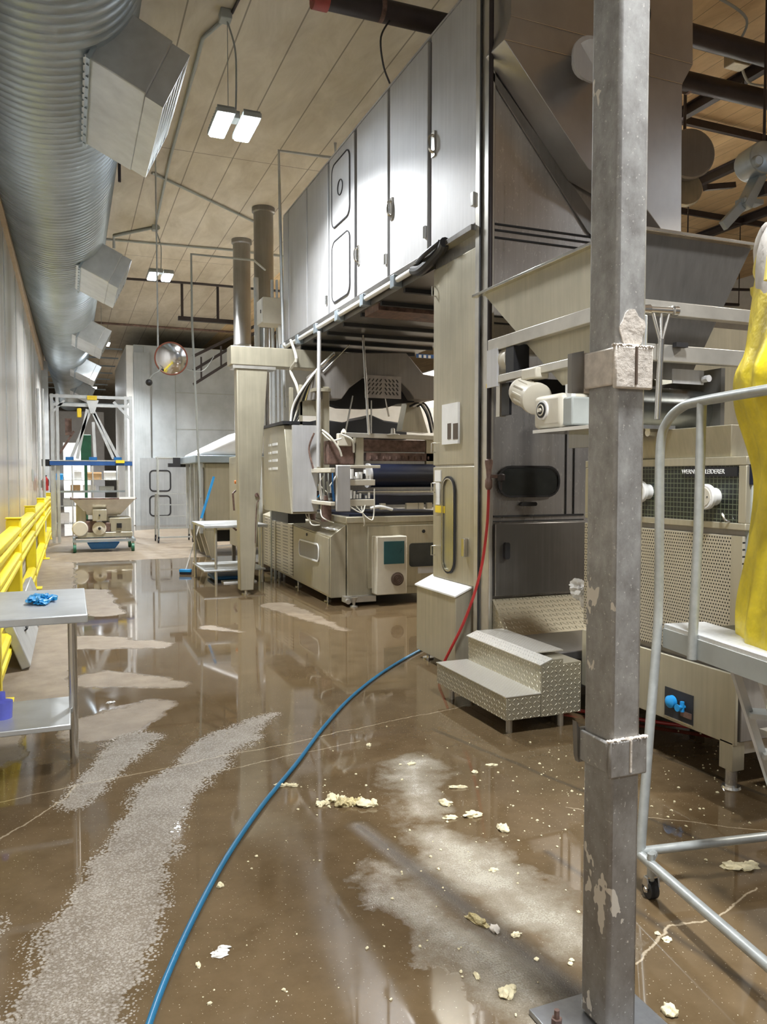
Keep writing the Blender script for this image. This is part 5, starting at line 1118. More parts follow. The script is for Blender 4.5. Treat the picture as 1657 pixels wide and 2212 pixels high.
# ------------------------------------------------------------------ aisle end: frame, mixer, shelves
def build_aisle_end():
    A = thing('lifting_frame', 'tall aluminium portal frame with diagonal braces at the end of the aisle', 'frame', (.5, 20, 0))
    for x in (-.42, -.30, 1.24, 1.36):
        b = MB(); b.box(x, x+.07, 20.0, 20.07, .02, 3.55); b.build('upright', 'galv_light', A, bevel=.006)
    for x in (-.42, 1.36):
        b = MB(); b.box(x, x+.07, 22.0, 22.07, .02, 3.55); b.build('upright', 'galv_light', A, bevel=.006)
    for z in (3.50, 3.30):
        b = MB(); b.bar((-.42, 20.03, z), (1.43, 20.03, z), .07); b.build('cross_rail', 'galv_light', A)
    b = MB(); b.bar((-.4, 20.03, 3.5), (-.4, 22, 3.5), .06); b.bar((1.38, 20.03, 3.5), (1.38, 22, 3.5), .06); b.bar((-.42, 22.03, 3.5), (1.43, 22.03, 3.5), .06); b.bar((-.42, 22.03, 1.2), (1.43, 22.03, 1.2), .05); b.build('top_ring', 'galv', A)
    b = MB(); b.bar((-.38, 20.02, 3.1), (-.1, 20.02, 3.4), .05); b.build('corner_brace', 'galv_light', A)
    b = MB(); b.bar((1.38, 20.02, 3.0), (1.0, 20.02, 3.4), .06); b.build('corner_brace', 'galv_light', A)
    for (x0, x1) in ((.48, .02), (.52, 1.10), (.40, .16), (.50, .98)):
        b = MB(); b.bar((x0, 19.95, 3.2), (x1, 19.95, 2.02), .07, .04, (0, 1, 0)); b.build('diagonal_brace', 'galv_light', A)
    b = MB(); b.bar((.53, 19.97, 2.9), (.56, 19.97, 2.02), .07, .05); b.build('centre_strut', 'galv_light', A)
    b = MB(); b.prism([(.38, 19.9, 3.42), (.66, 19.9, 3.42), (.56, 19.9, 3.1), (.47, 19.9, 3.1)], (0, .05, 0)); b.build('apex_plate', 'galv_light', A)
    b = MB(); b.box(.40, .62, 19.86, 19.95, 3.42, 3.52); b.build('yellow_head', 'sticker', A, bevel=.005)
    b = MB(); b.box(.17, .27, 19.9, 20, 3.0, 3.22); b.build('yellow_lamp', 'sticker', A, bevel=.02)
    b = MB(); b.bar((-.3, 20.5, 2.05), (.1, 20.5, 2.7), .1, .05); b.box(-.1, .05, 20.4, 20.5, 2.6, 3.0); b.build('rusty_arm', 'rust', A)
    Bm = thing('blue_crossbeam', 'blue steel crossbeam across the aluminium frame at head height', 'beam', (.5, 19.9, 1.9))
    b = MB(); b.box(-.45, 1.40, 19.86, 19.97, 1.86, 1.96); b.build('beam', 'bluebeam', Bm, bevel=.006)
    b = MB(); b.box(-.45, 1.40, 19.85, 19.98, 1.96, 1.985); b.build('top_strip', 'galv_light', Bm)
    for x in (-.1, .42, .98):
        b = MB(); b.box(x, x+.18, 19.84, 19.98, 1.985, 2.06); b.build('clamp', 'blue_tarp', Bm)
    b = MB(); b.box(1.02, 1.22, 19.80, 19.86, 1.92, 1.99); b.build('yellow_motor', 'sticker', Bm)
    b = MB(); b.box(-.62, -.42, 19.9, 20.0, 1.84, 2.0); b.build('end_bracket', 'black', Bm)
    # mixer / dough kneader on castors
    Mx = thing('dough_feeder', 'stainless wheeled dough feeder with a wide trough hopper at the aisle end', 'machine', (.6, 18, 0))
    b = MB(); b.hexa([(.32, 17.6, .78), (.98, 17.6, .78), (.98, 18.4, .78), (.32, 18.4, .78), (.02, 17.4, 1.12), (1.28, 17.4, 1.12), (1.28, 18.6, 1.12), (.02, 18.6, 1.12)]); b.build('hopper', 'frame', Mx)
    b = MB(); b.bar((.0, 17.4, 1.13), (1.30, 17.4, 1.13), .03); b.bar((0, 17.4, 1.13), (0, 18.6, 1.13), .03); b.build('hopper_rim', 'rust', Mx)
    b = MB(); b.box(.95, 1.28, 17.38, 17.42, 1.12, 1.16); b.build('white_label', 'white', Mx)
    b = MB(); b.box(.12, 1.22, 17.5, 18.5, .30, .42); b.box(.75, 1.20, 17.5, 18.4, .42, .72); b.box(.1, .3, 17.55, 18.3, .42, 1.0); b.build('chassis', 'stain_warm', Mx, bevel=.02)
    b = MB(); b.box(.42, .70, 17.42, 17.6, .66, .90); b.build('gear_housing', 'stain_warm', Mx, bevel=.01)
    b = MB(); b.lathe((.17, 17.46, .50), (0, -1, 0), [(-.2, .16), (0, .16), (.02, .14)], 24); b.lathe((.55, 17.48, .50), (0, -1, 0), [(-.2, .14), (0, .14), (.02, .05), (.04, .05)], 24); b.build('pulley_cover', 'beige', Mx)
    b = MB(); b.lathe((.55, 17.43, .50), (0, -1, 0), [(0, .03), (.02, .03)], 14); b.box(.9, 1.0, 17.47, 17.5, .50, .60); b.box(.54, .57, 17.40, 17.42, .76, .80); b.build('knobs', 'black', Mx)
    b = MB(); b.box(.28, .50, 17.5, 18.2, .42, .66); b.box(.62, .8, 17.5, 18.2, .42, .62); b.build('motor_block', 'rust', Mx, bevel=.02)
    b = MB(); b.bar((.02, 17.45, .24), (1.28, 17.45, .24), .05); b.bar((.02, 18.5, .24), (1.28, 18.5, .24), .05); b.bar((.05, 17.45, .24), (.05, 18.5, .24), .05); b.bar((1.25, 17.45, .24), (1.25, 18.5, .24), .05); b.build('base_frame', 'galv', Mx)
    for x in (.06, 1.22):
        for y in (17.46, 18.46): b = MB(); b.box(x-.02, x+.03, y-.02, y+.03, .1, .25); b.build('caster_fork', 'frame', Mx)
    for x in (.06, 1.22):
        for y in (17.46, 18.46):
            b = MB(); b.lathe((x-.03, y, .085), (1, 0, 0), [(0, .08), (.005, .085), (.055, .085), (.06, .08)], 18); b.build('caster', 'green', Mx)
    Bt = thing('drip_tub', 'blue plastic tub hanging under the wheeled dough feeder', 'tub', (.7, 17.7, .05))
    b = MB(); b.hexa([(.38, 17.5, .06), (.86, 17.5, .06), (.86, 18.0, .06), (.38, 18.0, .06), (.30, 17.45, .20), (.96, 17.45, .20), (.96, 18.05, .20), (.30, 18.05, .20)]); b.build('tub', 'blue_tarp', Bt, bevel=.02)
    # wire shelf with boxes in the far background
    Sh = thing('storage_rack', 'wire storage rack beyond the aluminium frame holding cartons and bins', 'rack', (.5, 24, 0))
    for x in (-.5, .05, .6, 1.3):
        for y in (24.0, 24.6):
            b = MB(); b.cyl((x, y, 0), (x, y, 1.9), .02, 8); b.build('post', 'galv_light', Sh)
    for z in (.25, .75, 1.15, 1.5):
        b = MB(); b.box(-.52, 1.32, 23.98, 24.62, z-.015, z)
        for k in range(12): b.box(-.5+k*.16, -.49+k*.16, 23.97, 23.98, z, z+.08)
        b.build('shelf', 'galv_light', Sh)
    its = [(-.42, 1.5, .22, .18, 'blue', 'blue bin on the top shelf of the far rack', 'bin'), (.1, 1.5, .2, .28, 'white', 'white tub on the top shelf of the far rack', 'tub'), (.42, 1.5, .42, .22, 'card', 'brown carton on the top shelf of the far rack', 'carton'), (.92, 1.5, .32, .26, 'white', 'large white carton on the top shelf of the far rack', 'carton'),
           (.0, 1.15, .26, .2, 'card', 'brown carton on the second shelf of the far rack', 'carton'), (.34, 1.15, .34, .2, 'white', 'white box on the second shelf of the far rack', 'box'), (.78, 1.15, .4, .16, 'greypaint', 'grey bin on the second shelf of the far rack', 'bin'),
           (-.2, .75, .3, .22, 'galv_light', 'metal tin on the third shelf of the far rack', 'tin'), (.3, .75, .3, .22, 'white', 'white box on the third shelf of the far rack', 'box'), (.8, .75, .4, .2, 'galv', 'grey metal pan on the third shelf of the far rack', 'pan'),
           (.15, .25, .5, .3, 'white', 'white crate on the bottom shelf of the far rack', 'crate'), (-.35, .25, .3, .3, 'whitecover', 'pale sack on the bottom shelf of the far rack', 'sack')]
    for x, z, w, h, m, lab, cat in its:
        b = MB(); b.box(x, x+w, 24.05, 24.5, z+.001, z+h); b.box(x-.008, x+w+.008, 24.04, 24.51, z+h*.82, z+h*.88); tag(b.build(cat, m, bevel=.012), lab, cat)
    Ex = thing('fire_extinguisher', 'red fire extinguisher on the wall end left of the rack', 'extinguisher', (-.62, 22.5, 1.2))
    b = MB(); b.lathe((-.62, 22.5, 1.22), (0, 0, 1), [(0, .06), (.01, .075), (.3, .075), (.36, .04), (.38, .025)], 20); b.build('cylinder', 'red', Ex)
    b = MB(); b.box(-.66, -.58, 22.48, 22.52, 1.60, 1.63); b.tube(arc_pts([(-.62, 22.5, 1.6), (-.54, 22.47, 1.5), (-.54, 22.44, 1.35)], 4), .01, 6); b.build('valve_and_hose', 'black', Ex)
    b = MB(); b.box(-.78, -.70, 22.4, 22.6, 1.3, 1.5); b.build('wall_hook', 'greypaint', Ex)
    b = MB(); b.box(2.0 if 0 else -.3, .9, 40, 40.1, 0, 3.2); struct(b.build('door_1', 'white'))
    b = MB(); b.box(.28, .52, 23.0, 23.3, 0, .12); b.cyl((.4, 23.15, .12), (.4, 23.15, 2.0), .04, 10); b.box(.28, .55, 23.05, 23.25, 2.0, 2.75); tag(b.build('green_machine', 'green', bevel=.02), 'dark green machine head seen through the diagonal braces', 'machine')
    b = MB(); b.box(-2.6, 1.7, 44, 44.1, 0, 5.0); 
    tag(b.build('far_hatch', 'whitecover'), 'pale far wall panel glimpsed through the aluminium frame', 'panel')
    for y, lab in ((26.6, 'light grey corner column at the far end of the left wall'),):
        b = MB(); b.box(-.78, -.60, y, y+.3, 0, 5.2); tag(b.build('corner_column', 'galv_light', bevel=.01), lab, 'column')
    for k, x in enumerate((-.66, -.56)):
        pipe('wall_pipe', [(x, 19.5, .3), (x, 19.5, 3.6)], .03, 'galv_light', ['bright vertical pipe closest to the left wall by the frame', 'bright vertical pipe second from the left wall by the frame'][k])
    for k in range(7):
        b = MB(); b.bar((-1.5, 28+k*2.2, 5.9), (1.7, 28+k*2.2, 5.9), .05, .05); tag(b.build('ceiling_bar', 'galv'), 'thin grey grid bar of the far dropped ceiling', 'bar', 'grid bars of the far dropped ceiling')
build_aisle_end()

# ------------------------------------------------------------------ yellow guard rail
def build_guard():
    ys = [6.0, 8.67, 12.1, 16.4, 21.5]
    G = thing('guard_rail', 'bright yellow plastic guard rail along the left wall', 'guard rail', (-.55, 12, 0))
    for y in ys:
        b = MB(); b.box(-.61, -.47, y-.07, y+.07, 0, 1.17); p = b.build('post', 'yellow', G, bevel=.02)
        b = MB(); b.box(-.615, -.465, y-.075, y+.075, 1.17, 1.185); b.build('post_cap', 'yellow', p, bevel=.005)
        b = MB(); b.box(-.70, -.40, y-.12, y+.12, 0, .015); b.build('foot_plate', 'yellow', p, bevel=.003)
    for z0, z1 in ((.93, 1.10), (.70, .84), (.12, .32)):
        for a, c in zip(ys[:-1], ys[1:]):
            b = MB(); x0, x1 = -.575, -.50; h = z1-z0
            prof = [(x0, z0), (x1, z0), (x1+.03, z0+h*.12), (x1+.03, z0+h*.34), (x1, z0+h*.42), (x1, z0+h*.58), (x1+.03, z0+h*.66), (x1+.03, z0+h*.88), (x1, z1), (x0, z1)]
            b.prism([(p[0], a+.07, p[1]) for p in prof], (0, c-a-.14, 0)); b.build('rail', 'yellow', G, bevel=.004)
build_guard()

# ------------------------------------------------------------------ near left table and small things
def build_left():
    T = thing('prep_table', 'stainless work table with a lower shelf at the left edge of the picture', 'table', (-.4, 5.0, 0))
    b = MB(); b.box(-1.0 if 0 else -.76, .075, 4.5, 5.58, .805, .85); b.build('table_top', 'galv_light', T, bevel=.006)
    b = MB(); b.box(-.76, -.02, 4.3, 4.86, .285, .315); b.build('shelf', 'galv_light', T, bevel=.005)
    for x, y in ((-.005, 4.62), (-.7, 4.6), (-.005, 5.45), (-.7, 5.45)):
        if (x, y) == (-.005, 5.45): continue
        b = MB(); b.cyl((x, y, 0), (x, y, .81), .024, 20); b.build('leg', 'chrome', T)
    pass
    Gl = PZ(88, 1302, .85)
    b = MB(); rr = random.Random(5)
    for k in range(9):
        b.blob((Gl.x+rr.uniform(-.045, .045), Gl.y+rr.uniform(-.10, .10), .862+rr.uniform(0, .012)), rr.uniform(.02, .035), rr.uniform(.04, .08), rr.uniform(.012, .024), k, .9, 3)
    for k in range(3): b.tube(arc_pts([(Gl.x+.04, Gl.y+.03*k-.02, .862), (Gl.x+.065, Gl.y+.02*k+.02, .872), (Gl.x+.085, Gl.y+.05*k, .868)], 4), .009, 8)
    tag(b.build('nitrile_glove', 'glove'), 'crumpled blue disposable glove lying on the left work table', 'glove')
    # leaning metal cases
    for i, (ya, yb, lab) in enumerate(((7.0, 8.7, 'light grey metal case with black handles leaning on the yellow rail, nearer one'), (8.85, 10.3, 'light grey metal case leaning on the yellow rail, farther one'))):
        C_ = thing('metal_case', lab, 'case', (-.37, (ya+yb)/2, 0), None)
        def P3(u, y, v):   # leaning plane
            return Vector((-.33-.13*v-.07*(1-u), y, .36*v-.03*(1-u)+.03))
        b = MB(); b.hexa([P3(0, ya, 0), P3(1, ya, 0), P3(1, yb, 0), P3(0, yb, 0), P3(0, ya, 1), P3(1, ya, 1), P3(1, yb, 1), P3(0, yb, 1)]); b.build('case_body', 'galv_light', C_, bevel=.01)
        for yh in (ya+.55, yb-.35):
            b = MB(); o = Vector((.012, 0, .004)); b.tube([P3(1, yh, .55), P3(1, yh, .58)+o*2, P3(1, yh+.16, .58)+o*2, P3(1, yh+.16, .55)], .008, 6); b.build('handle', 'black', C_)
    b = MB(); b.lathe((-.36, 4.65 if 0 else 4.55, .315), (0, 0, 1), [(0, .05), (.09, .055), (.10, .02), (.14, .018)], 18); tag(b.build('spray_bottle', simple('violet_blue', (.12, .14, .6), .4)), 'small violet-blue bottle on the left table lower shelf at the picture edge', 'bottle')
    W_ = thing('wall_plate', 'small grey switch plate on the left wall past the rail', 'plate', (-.775, 15.0, 1.6))
    b = MB(); b.box(-.78, -.76, 18.6, 19.2, 1.5, 1.75); b.build('plate', 'greypaint', W_, bevel=.004)
    # blue hose
    pts = [PZ(255, 2440, .012), PZ(322, 2212, .012), PZ(375, 2075, .012), PZ(440, 1940, .012), PZ(500, 1835, .012), PZ(570, 1735, .012), PZ(640, 1650, .012), PZ(700, 1570, .012), PZ(760, 1505, .012), PZ(830, 1450, .012), PZ(912, 1402, .012), PZ(980, 1372, .012)]
    b = MB(); b.tube(arc_pts(pts, 8), .0115, 14); tag(b.build('blue_hose', 'bluehose'), 'long blue water hose snaking over the wet floor', 'hose')
build_left()

# ------------------------------------------------------------------ platform ladder and worker
def build_ladder():
    th = math.radians(9); u = Vector((math.sin(th), math.cos(th), 0)); v = Vector((math.cos(th), -math.sin(th), 0))
    A = Vector((2.25, 2.51, 0))
    def L(a, c, z): return A+u*a+v*c+Vector((0, 0, z))
    P = thing('platform_ladder', 'grey tubular rolling platform ladder at the right edge, worker standing on it', 'ladder', (2.5, 2.2, 0))
    b = MB()
    q = [L(-1.0, 0, .975), L(-1.0, .19, .975), L(.0, .19, .975), L(.0, 0, .975)]; b.hexa(q+[p+Vector((0, 0, .022)) for p in q]); b.build('tread_plank', steel('serrated_alloy', (.72, .73, .73), .45, .4, streak=(60, 60, 60), spots=.5), P, bevel=.003)
    b = MB(); q = [L(-1.0, .19, .93), L(-1.0, .72, .93), L(-.02, .72, .93), L(-.02, .19, .93)]; b.hexa(q+[p+Vector((0, 0, .05)) for p in q]); b.build('deck', 'olive', P)
    b = MB(); q = [L(-1.0, -.004, .90), L(-1.0, .01, .90), L(.0, .01, .90), L(.0, -.004, .90)]; b.hexa(q+[p+Vector((0, 0, .078)) for p in q]); b.build('side_beam', 'greypaint', P)
    # left upright with handrail
    foot = PZ(1383, 1846, .13)
    tip = PX(1437, 1345, 2.27)
    tp = PZ(1443, 905, 1.86)
    k1, k2 = L(.02, -.015, 1.0), Vector((2.36, 2.56, 1.80))
    b = MB(); rail = arc_pts([foot, foot.lerp(k1, .5), k1, k1+Vector((.0, 0, .4)), L(.03, -.01, 1.72), L(.0, .0, 1.82), L(-.08, .01, 1.872), L(-.2, .01, 1.885), L(-.6, .01, 1.89), L(-1.3, .01, 1.89)], 6)
    b.tube(rail, .019, 14); b.build('handrail', 'greytube', P)
    b = MB(); b.tube([L(-.21, .01, 1.88), L(-.21, .005, 1.4), L(-.22, -.02, .90)], .018, 12); b.build('rail_post', 'greytube', P)
    b = MB(); b.tube([foot, foot+u*(-1.3)], .019, 12); b.build('base_tube', 'greytube', P)
    f2 = foot+v*.75
    b = MB(); b.tube([foot+Vector((0, 0, .012)), f2+Vector((0, 0, .012))], .018, 12); b.build('base_tube', 'greytube', P)
    b = MB(); b.tube([f2, L(.0, .72, .95)], .018, 12); b.tube([L(.0, .72, .95), L(.0, .72, 1.86), L(-.9, .72, 1.89)], .018, 12); b.build('rear_upright', 'greytube', P)
    c = PZ(1405, 1938, .0)
    b = MB(); b.cyl((c.x, c.y, .055), (c.x, c.y, .17), .014, 12); b.tube([(c.x, c.y, .15), foot.lerp(f2, .08)+Vector((0, 0, 0))], .016, 10); b.build('caster_stem', 'greytube', P)
    b = MB(); b.lathe((c.x-.018, c.y, .034), v, [(0, .033), (.004, .035), (.030, .035), (.034, .033)], 20); cs = b.build('caster_wheel', 'black', P)
    b = MB(); b.lathe((c.x-.022, c.y, .034), -v, [(0, .012), (.006, .01)], 10); b.build('wheel_hub', 'chrome', cs)
    b = MB(); q = Vector((c.x, c.y, .045)); b.prism([q+v*-.024+u*-.02, q+v*-.024+u*.02, q+v*-.024+u*.012+Vector((0, 0, .035)), q+v*-.024+u*-.012+Vector((0, 0, .035))], v*.006); b.prism([q+v*.022+u*-.02, q+v*.022+u*.02, q+v*.022+u*.012+Vector((0, 0, .035)), q+v*.022+u*-.012+Vector((0, 0, .035))], v*.006); b.bar(q+v*-.02+Vector((0, 0, .035)), q+v*.025+Vector((0, 0, .035)), .02, .006); b.build('caster_fork', 'chrome', P)
    # other casters (outside frame)
    for q in (foot+u*(-1.25), f2, f2+u*(-1.25)):
        b = MB(); b.lathe((q.x, q.y, .034), v, [(0, .033), (.004, .035), (.030, .035), (.034, .033)], 16); b.cyl((q.x, q.y, .05), (q.x, q.y, .13), .014, 8); b.build('caster', 'black', P)
    b = MB(); b.tube([f2, f2+u*-1.3, foot+u*-1.3], .019, 12); b.build('base_tube', 'greytube', P)
    b = MB(); b.tube([foot+u*-1.3, L(-1.0, .0, .95)], .018, 10); b.tube([foot+u*-1.3+v*.75, L(-1.0, .72, .95)], .018, 10); b.build('front_upright', 'greytube', P)
    # stair stringers with rungs
    s0, s1 = PX(1573, 1403, 2.35), PX(1668, 1700, 2.62)
    s2, s3 = PX(1633, 1422, 2.35), PX(1700, 1600, 2.62)
    b = MB(); b.bar(s0, s1, .022, .03, v); b.build('stringer', 'galv_light', P)
    b = MB(); b.bar(s2, s2+(s1-s0), .022, .03, v); b.build('stringer', 'galv_light', P)
    for t_ in (.45, .75):
        a_ = s0.lerp(s1, t_); b = MB(); b.bar(a_, a_+(s2-s0)+v*.25, .09, .02); b.build('step_tread', 'galv_light', P)
    # the worker
    Wk = thing('person', 'person in a long yellow vinyl apron and pale shirt standing on the platform ladder', 'person', L(-.45, .26, .98))
    g0 = L(-.45, .26, .98)
    fd = Vector((-.93, .37, 0)).normalized()      # facing the hopper
    sd = Vector((fd.y, -fd.x, 0))                 # to the person's right
    def W3(f, s, z): return g0+fd*f*1.04+sd*s*1.04+Vector((0, 0, z*1.055))
    V = []; E_ = []; Rr = []
    def add(p, r, par=None):
        V.append(p); Rr.append(r)
        if par is not None: E_.append((par, len(V)-1))
        return len(V)-1
    pel = add(W3(0, 0, .95), (.15, .12))
    wst = add(W3(0, 0, 1.12), (.14, .11), pel); cst = add(W3(.01, 0, 1.32), (.16, .12), wst); shc = add(W3(0, 0, 1.45), (.12, .09), cst); nk = add(W3(.01, 0, 1.53), (.055, .055), shc)
    hd0 = add(W3(.03, 0, 1.60), (.075, .08), nk); hd1 = add(W3(.03, 0, 1.69), (.085, .10), hd0); hd2 = add(W3(.02, 0, 1.76), (.06, .07), hd1)
    for s in (-1, 1):
        hp = add(W3(-.02, s*.09, .88), (.088, .088), pel); kn = add(W3(-.04, s*.10, .50), (.055, .055), hp); an = add(W3(-.03, s*.10, .10), (.045, .045), kn); toe = add(W3(.06, s*.10, .05), (.04, .035), an)
        sh = add(W3(0, s*.20, 1.43), (.065, .065), shc); el = add(W3(-.04, s*.26, 1.15), (.048, .048), sh); wr = add(W3(.03, s*.27, .89), (.032, .032), el)
        pm = add(W3(.045, s*.27, .81), (.020, .036), wr)
        for k in range(4):
            f1 = add(W3(.015+.018*k, s*.27, .765), (.0095, .0095), pm); f2_ = add(W3(.018+.018*k, s*.265, .728+.004*abs(k-1.5)), (.0085, .0085), f1); add(W3(.020+.018*k, s*.25, .705), (.008, .008), f2_)
        t1 = add(W3(.065, s*.262, .82), (.011, .011), pm); add(W3(.085, s*.25, .785), (.009, .009), t1)
    me = bpy.data.meshes.new('body'); o0 = Wk.location
    me.from_pydata([p-o0 for p in V], E_, []); body = bpy.data.objects.new('body', me); COL.objects.link(body); body.parent = Wk
    me.materials.append(M['skin'])
    sk = body.modifiers.new('skin', 'SKIN'); sk.use_smooth_shade = True
    for i, sv in enumerate(me.skin_vertices[0].data): sv.radius = Rr[i]; sv.use_root = (i == 0)
    sb = body.modifiers.new('sub', 'SUBSURF'); sb.levels = 2; sb.render_levels = 2
    def loft(rings, name, mat, close=True, thick=0.0):
        b = MB(); prev = None
        for rg in rings:
            cur = [b.b.verts.new(p) for p in rg]
            if prev:
                n = len(cur)
                for i in range(n if close else n-1): b.b.faces.new((prev[i], prev[(i+1) % n], cur[(i+1) % n], cur[i]))
            prev = cur
        o = b.build(name, mat, Wk, ang=80)
        if thick: so = o.modifiers.new('th', 'SOLIDIFY'); so.thickness = thick
        ss = o.modifiers.new('ss', 'SUBSURF'); ss.levels = 1; ss.render_levels = 1
        return o
    def ring(z, rf, rs, f0=0, s0=0, n=36, a0=0, a1=360, wob=.0, seed=0):
        L_ = []
        for i in range(n if a1-a0 == 360 else n+1):
            a = math.radians(a0+(a1-a0)*i/n); k = 1+wob*noise.noise(Vector((math.cos(a)*3.5, math.sin(a)*3.5, z*3+seed)))
            L_.append(W3(f0+rf*math.cos(a)*k, s0+rs*math.sin(a)*k, z))
        return L_
    loft([ring(.80, .15, .20, wob=.08), ring(.95, .16, .20, wob=.1), ring(1.15, .155, .19, wob=.1), ring(1.32, .16, .21, wob=.06), ring(1.42, .14, .215), ring(1.49, .10, .14), ring(1.52, .07, .075)], 'shirt', 'white_cloth', True, .004)
    for s in (-1, 1):
        rs = []
        path = [W3(0, s*.16, 1.45), W3(0, s*.21, 1.40), W3(-.02, s*.24, 1.32), W3(-.03, s*.255, 1.24), W3(-.04, s*.26, 1.17), W3(-.02, s*.265, 1.08)]
        b = MB(); b.tube(arc_pts(path, 3), [.088, .09, .09, .088, .085, .083, .08, .078, .076, .074, .072, .07, .068, .066, .064, .062][:len(arc_pts(path, 3))], 16, True); b.build('sleeve', 'white_cloth', Wk, ang=80)
        path = [W3(-.02, s*.25, 1.30), W3(-.04, s*.26, 1.18), W3(-.03, s*.265, 1.08), W3(.0, s*.27, .97), W3(.03, s*.27, .88)]
        pp = arc_pts(path, 4); b = MB(); b.tube(pp, [.098-.045*i/(len(pp)-1)+.004*math.sin(i*2) for i in range(len(pp))], 18, True); b.build('yellow_gauntlet', 'yellow_cloth', Wk, ang=80)
        pts_ = [W3(-.03, s*.09, .90), W3(-.04, s*.10, .5), W3(-.03, s*.10, .12)]; b = MB(); b.tube(arc_pts(pts_, 4), [.095-.035*i/8 for i in range(9)], 16); b.build('trouser_leg', 'trouser', Wk, ang=80)
        b = MB(); b.blob(W3(-.02, s*.10, .05), .06, .06, .06, 1, .1, 3); b.blob(W3(.05, s*.10, .035), .06, .06, .04, 2, .1, 3); b.build('rubber_boot', 'black', Wk, ang=80)
    # apron wraps the front
    rgs = []
    for i in range(29):
        z = .01+i*.0475; k = i/14.
        if z < 1.0: rf, rs, a = .125+.085*math.exp(-((z-.95)/.2)**2)+.055*math.exp(-((z-.05)/.3)**2)+.012*math.sin(z*9), .235+.03*(1-z), 128
        else: rf, rs, a = .185-.05*((z-1)/.35), .235, 128-80*((z-1.0)/.35)**1.2
        rgs.append(ring(z, rf, rs, .0, 0, 40, -a, a, .22 if z < 1 else .06, 3))
    ap = loft(rgs, 'apron', 'yellow_cloth', False, .004)
    for sgn in (-1, 1):
        edge = [rg[0 if sgn < 0 else -1] for rg in rgs[20:]]+[W3(.09, sgn*.07, 1.45), W3(.0, sgn*.065, 1.545)]
        b = MB(); b.tube(arc_pts(edge, 4), .014, 8); b.build('apron_binding', 'trimyellow', Wk)
    b = MB(); b.tube(arc_pts([W3(.185, -.10, 1.22), W3(.175, -.105, 1.32), W3(.155, -.11, 1.40), W3(.115, -.10, 1.48), W3(.05, -.08, 1.56), W3(-.05, -.06, 1.60)], 5), .017, 10); b.build('neck_strap', 'trimyellow', Wk)
    b = MB(); b.lathe(W3(.02, 0, 1.66), (0, 0, 1), [(0, .115), (.03, .12), (.08, .11), (.12, .07), (.14, .01)], 24); b.build('hair_net', 'white', Wk)
    b = MB(); b.blob(W3(.135, 0, 1.645), .014, .018, .022, 1, .1, 2, False); b.build('nose', 'skin', Wk)
    for s in (-1, 1):
        b = MB(); b.blob(W3(.118, s*.034, 1.68), .010, .014, .009, 1, 0, 2, False); b.build('eye', 'black', Wk)
        b = MB(); b.blob(W3(.03, s*.092, 1.65), .02, .012, .032, 1, .1, 2, False); b.build('ear', 'skin', Wk)
    b = MB(); b.blob(W3(.122, 0, 1.600), .010, .026, .008, 1, .1, 2, False); b.build('mouth', 'rust', Wk)
build_ladder()

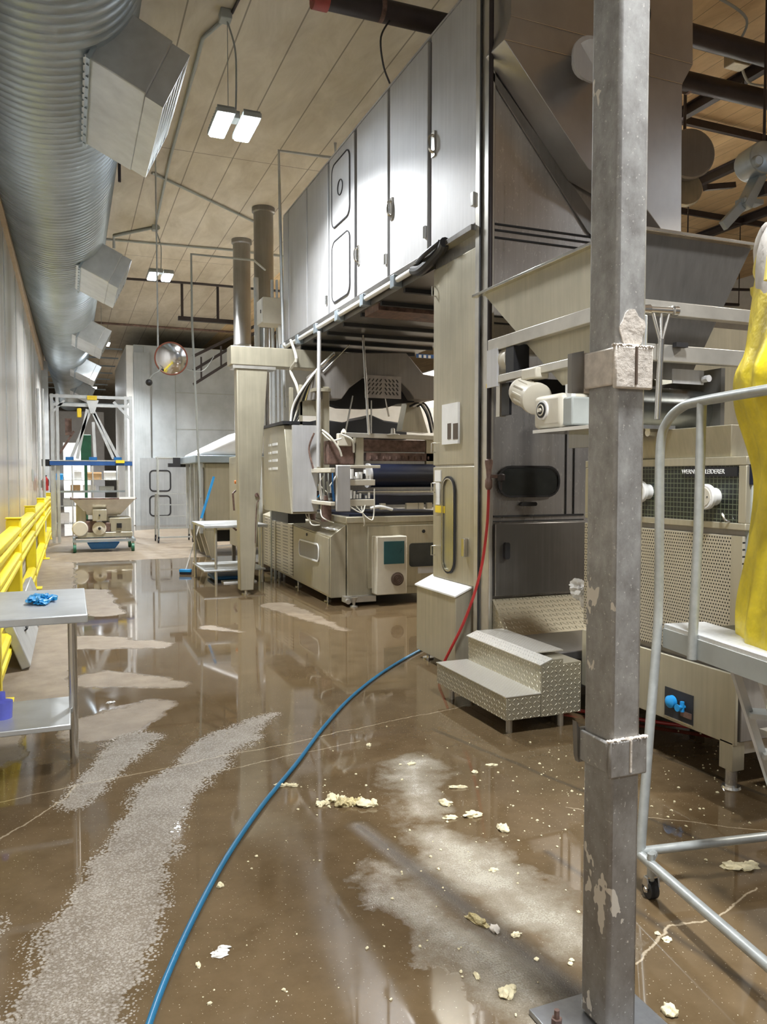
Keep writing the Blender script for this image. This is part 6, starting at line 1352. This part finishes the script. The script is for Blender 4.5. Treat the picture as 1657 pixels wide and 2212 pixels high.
# ------------------------------------------------------------------ dough on the floor
def build_dough():
    def piece(px, py, w, l, h, lab, m='dough', seed=1, rot=0, parts=1):
        p = PZ(px, py, 0); b = MB(); r = random.Random(seed)
        for k in range(parts):
            dx = (k-(parts-1)/2)*w*1.1; b.blob((dx, r.uniform(-l*.3, l*.3), h*.3), w*(1 if k == 0 else r.uniform(.5, .9)), l*(1 if k == 0 else r.uniform(.5, .9)), h, seed+k*7, .55, 3)
        for v_ in b.b.verts:
            q = Matrix.Rotation(rot, 3, 'Z') @ v_.co; v_.co = Vector((q.x+p.x, q.y+p.y, max(q.z, .001)))
        return tag(b.build('dough_piece', m, ang=60), lab, 'dough')
    piece(797, 1742, .040, .030, .022, 'large torn pale dough lump, right end of the pile in the floor middle', seed=2, parts=2, rot=-.4)
    piece(757, 1738, .035, .035, .024, 'dirty grey-brown dough lump left of the large torn one', 'dough_dirty', 5, parts=3, rot=-.3)
    piece(728, 1728, .025, .035, .02, 'smaller crumbling dough lump of the pile in the floor middle', 'dough', 9, parts=3, rot=-.5)
    piece(698, 1738, .018, .02, .014, 'leftmost small crumbly piece beside the dough pile', 'dough', 11, parts=3)
    piece(960, 1737, .022, .035, .018, 'chunky dough scrap above the long flat one', seed=13, rot=.6)
    piece(1022, 1762, .045, .026, .016, 'long flat smooth dough piece right of the pile', seed=17, rot=-.2)
    piece(972, 1768, .032, .014, .012, 'thin tail of dough left of the long flat piece', seed=19, rot=-.4)
    piece(1090, 1794, .022, .032, .02, 'small rounded dough piece below the long flat one', seed=23, rot=.2)
    piece(990, 1702, .034, .010, .010, 'narrow dough sliver above the long flat piece', seed=29, rot=-.3, parts=2)
    piece(1062, 1653, .03, .010, .008, 'thin dough sliver on the floor in front of the steps', seed=31, rot=-.4)
    piece(1605, 1872, .040, .035, .010, 'flat ragged dough scrap between the ladder base tubes', seed=37, parts=3, rot=-.3)
    piece(1446, 2188, .019, .024, .020, 'round dough ball right of the post foot', seed=41)
    piece(1026, 1990, .014, .045, .018, 'yellowish dirty dough strip in the dark groove', 'dough_dirty', 43, rot=.4)
    piece(1068, 2010, .016, .020, .016, 'dusty grey lump in the groove right of the yellowish strip', 'plaster', 47)
    piece(1115, 2022, .018, .010, .010, 'small pale scrap at the groove edge, right of the grey lump', seed=53)
    piece(1098, 2145, .022, .026, .014, 'pale dough lump near the base plate of the post', seed=59, parts=2)
    piece(1030, 2110, .008, .018, .008, 'short dough crumb left of the base plate lump', seed=61)
    piece(1440, 2030, .016, .012, .008, 'flat dough flake under the ladder, near the crack', seed=67)
    piece(1420, 2018, .010, .008, .006, 'tiny dough flake left of the flat one under the ladder', seed=71)
    piece(476, 1915, .014, .012, .012, 'pale dough crumb touching the blue hose halfway down', seed=73)
    piece(428, 2085, .007, .016, .007, 'rectangular dough crumb right of the blue hose', seed=79)
    piece(620, 1698, .030, .014, .012, 'small dough crumbs just right of the blue hose bend', seed=83, parts=3, rot=-.4)
    piece(888, 1651, .020, .012, .010, 'small dough crumb on the floor ahead of the steps', seed=89)
    piece(796, 1611, .014, .012, .012, 'single round crumb beside the middle of the blue hose', seed=97)
    piece(1025, 1669, .018, .012, .010, 'small lump left of the thin sliver by the steps', seed=101)
    piece(480, 2055, .018, .026, .005, 'wet white smear flake right of the lower blue hose', 'clear', 103, parts=3, rot=1.2)
    piece(1065, 1880, .018, .012, .007, 'yellowish crumb lying in the flour dust', 'dough', 107)
    piece(240, 1518, .022, .018, .008, 'white foam tuft on the floor left of the mirror reflection', 'white', 109, parts=2)
    # countless small crumbs
    r = random.Random(11)
    proto = []
    for k in range(4):
        b = MB(); b.blob((0, 0, .002), .006, .006, .004, k+5, .5, 2); proto.append(b.build('dough_crumb', 'dough', ang=60))
    spots = []
    for k in range(290):
        if k < 60: px, py = r.gauss(1420, 130), r.gauss(1720, 60)
        elif k < 120: px, py = r.gauss(1215, 60), r.gauss(1700, 60)
        elif k < 150: px, py = r.gauss(720, 55), r.gauss(1725, 22)
        elif k < 190: px, py = r.gauss(1060, 120), r.gauss(1700, 90)
        elif k < 215: px, py = r.gauss(1520, 60), r.gauss(1640, 30)
        else: px, py = r.uniform(400, 1250), r.uniform(1560, 2200)
        if not (0 < px < 1657 and 1480 < py < 2205): continue
        p = PZ(px, py, 0); spots.append(p)
    for i, p in enumerate(spots):
        if 2.44 < p.x < 2.95 and 4.0 < p.y < 5.1: continue
        o = proto[i] if i < 4 else proto[i % 4].copy()
        if i >= 4: COL.objects.link(o)
        s_ = r.choice([.4, .5, .6, .8, 1.1]); o.location = (p.x, p.y, .001); o.scale = (s_*r.uniform(.7, 1.4), s_*r.uniform(.7, 1.4), s_); o.rotation_euler = (0, 0, r.random()*6)
        tag(o, 'tiny pale dough crumb scattered on the wet floor', 'crumb', 'dough crumbs scattered on the floor')
build_dough()
pb.b.free()
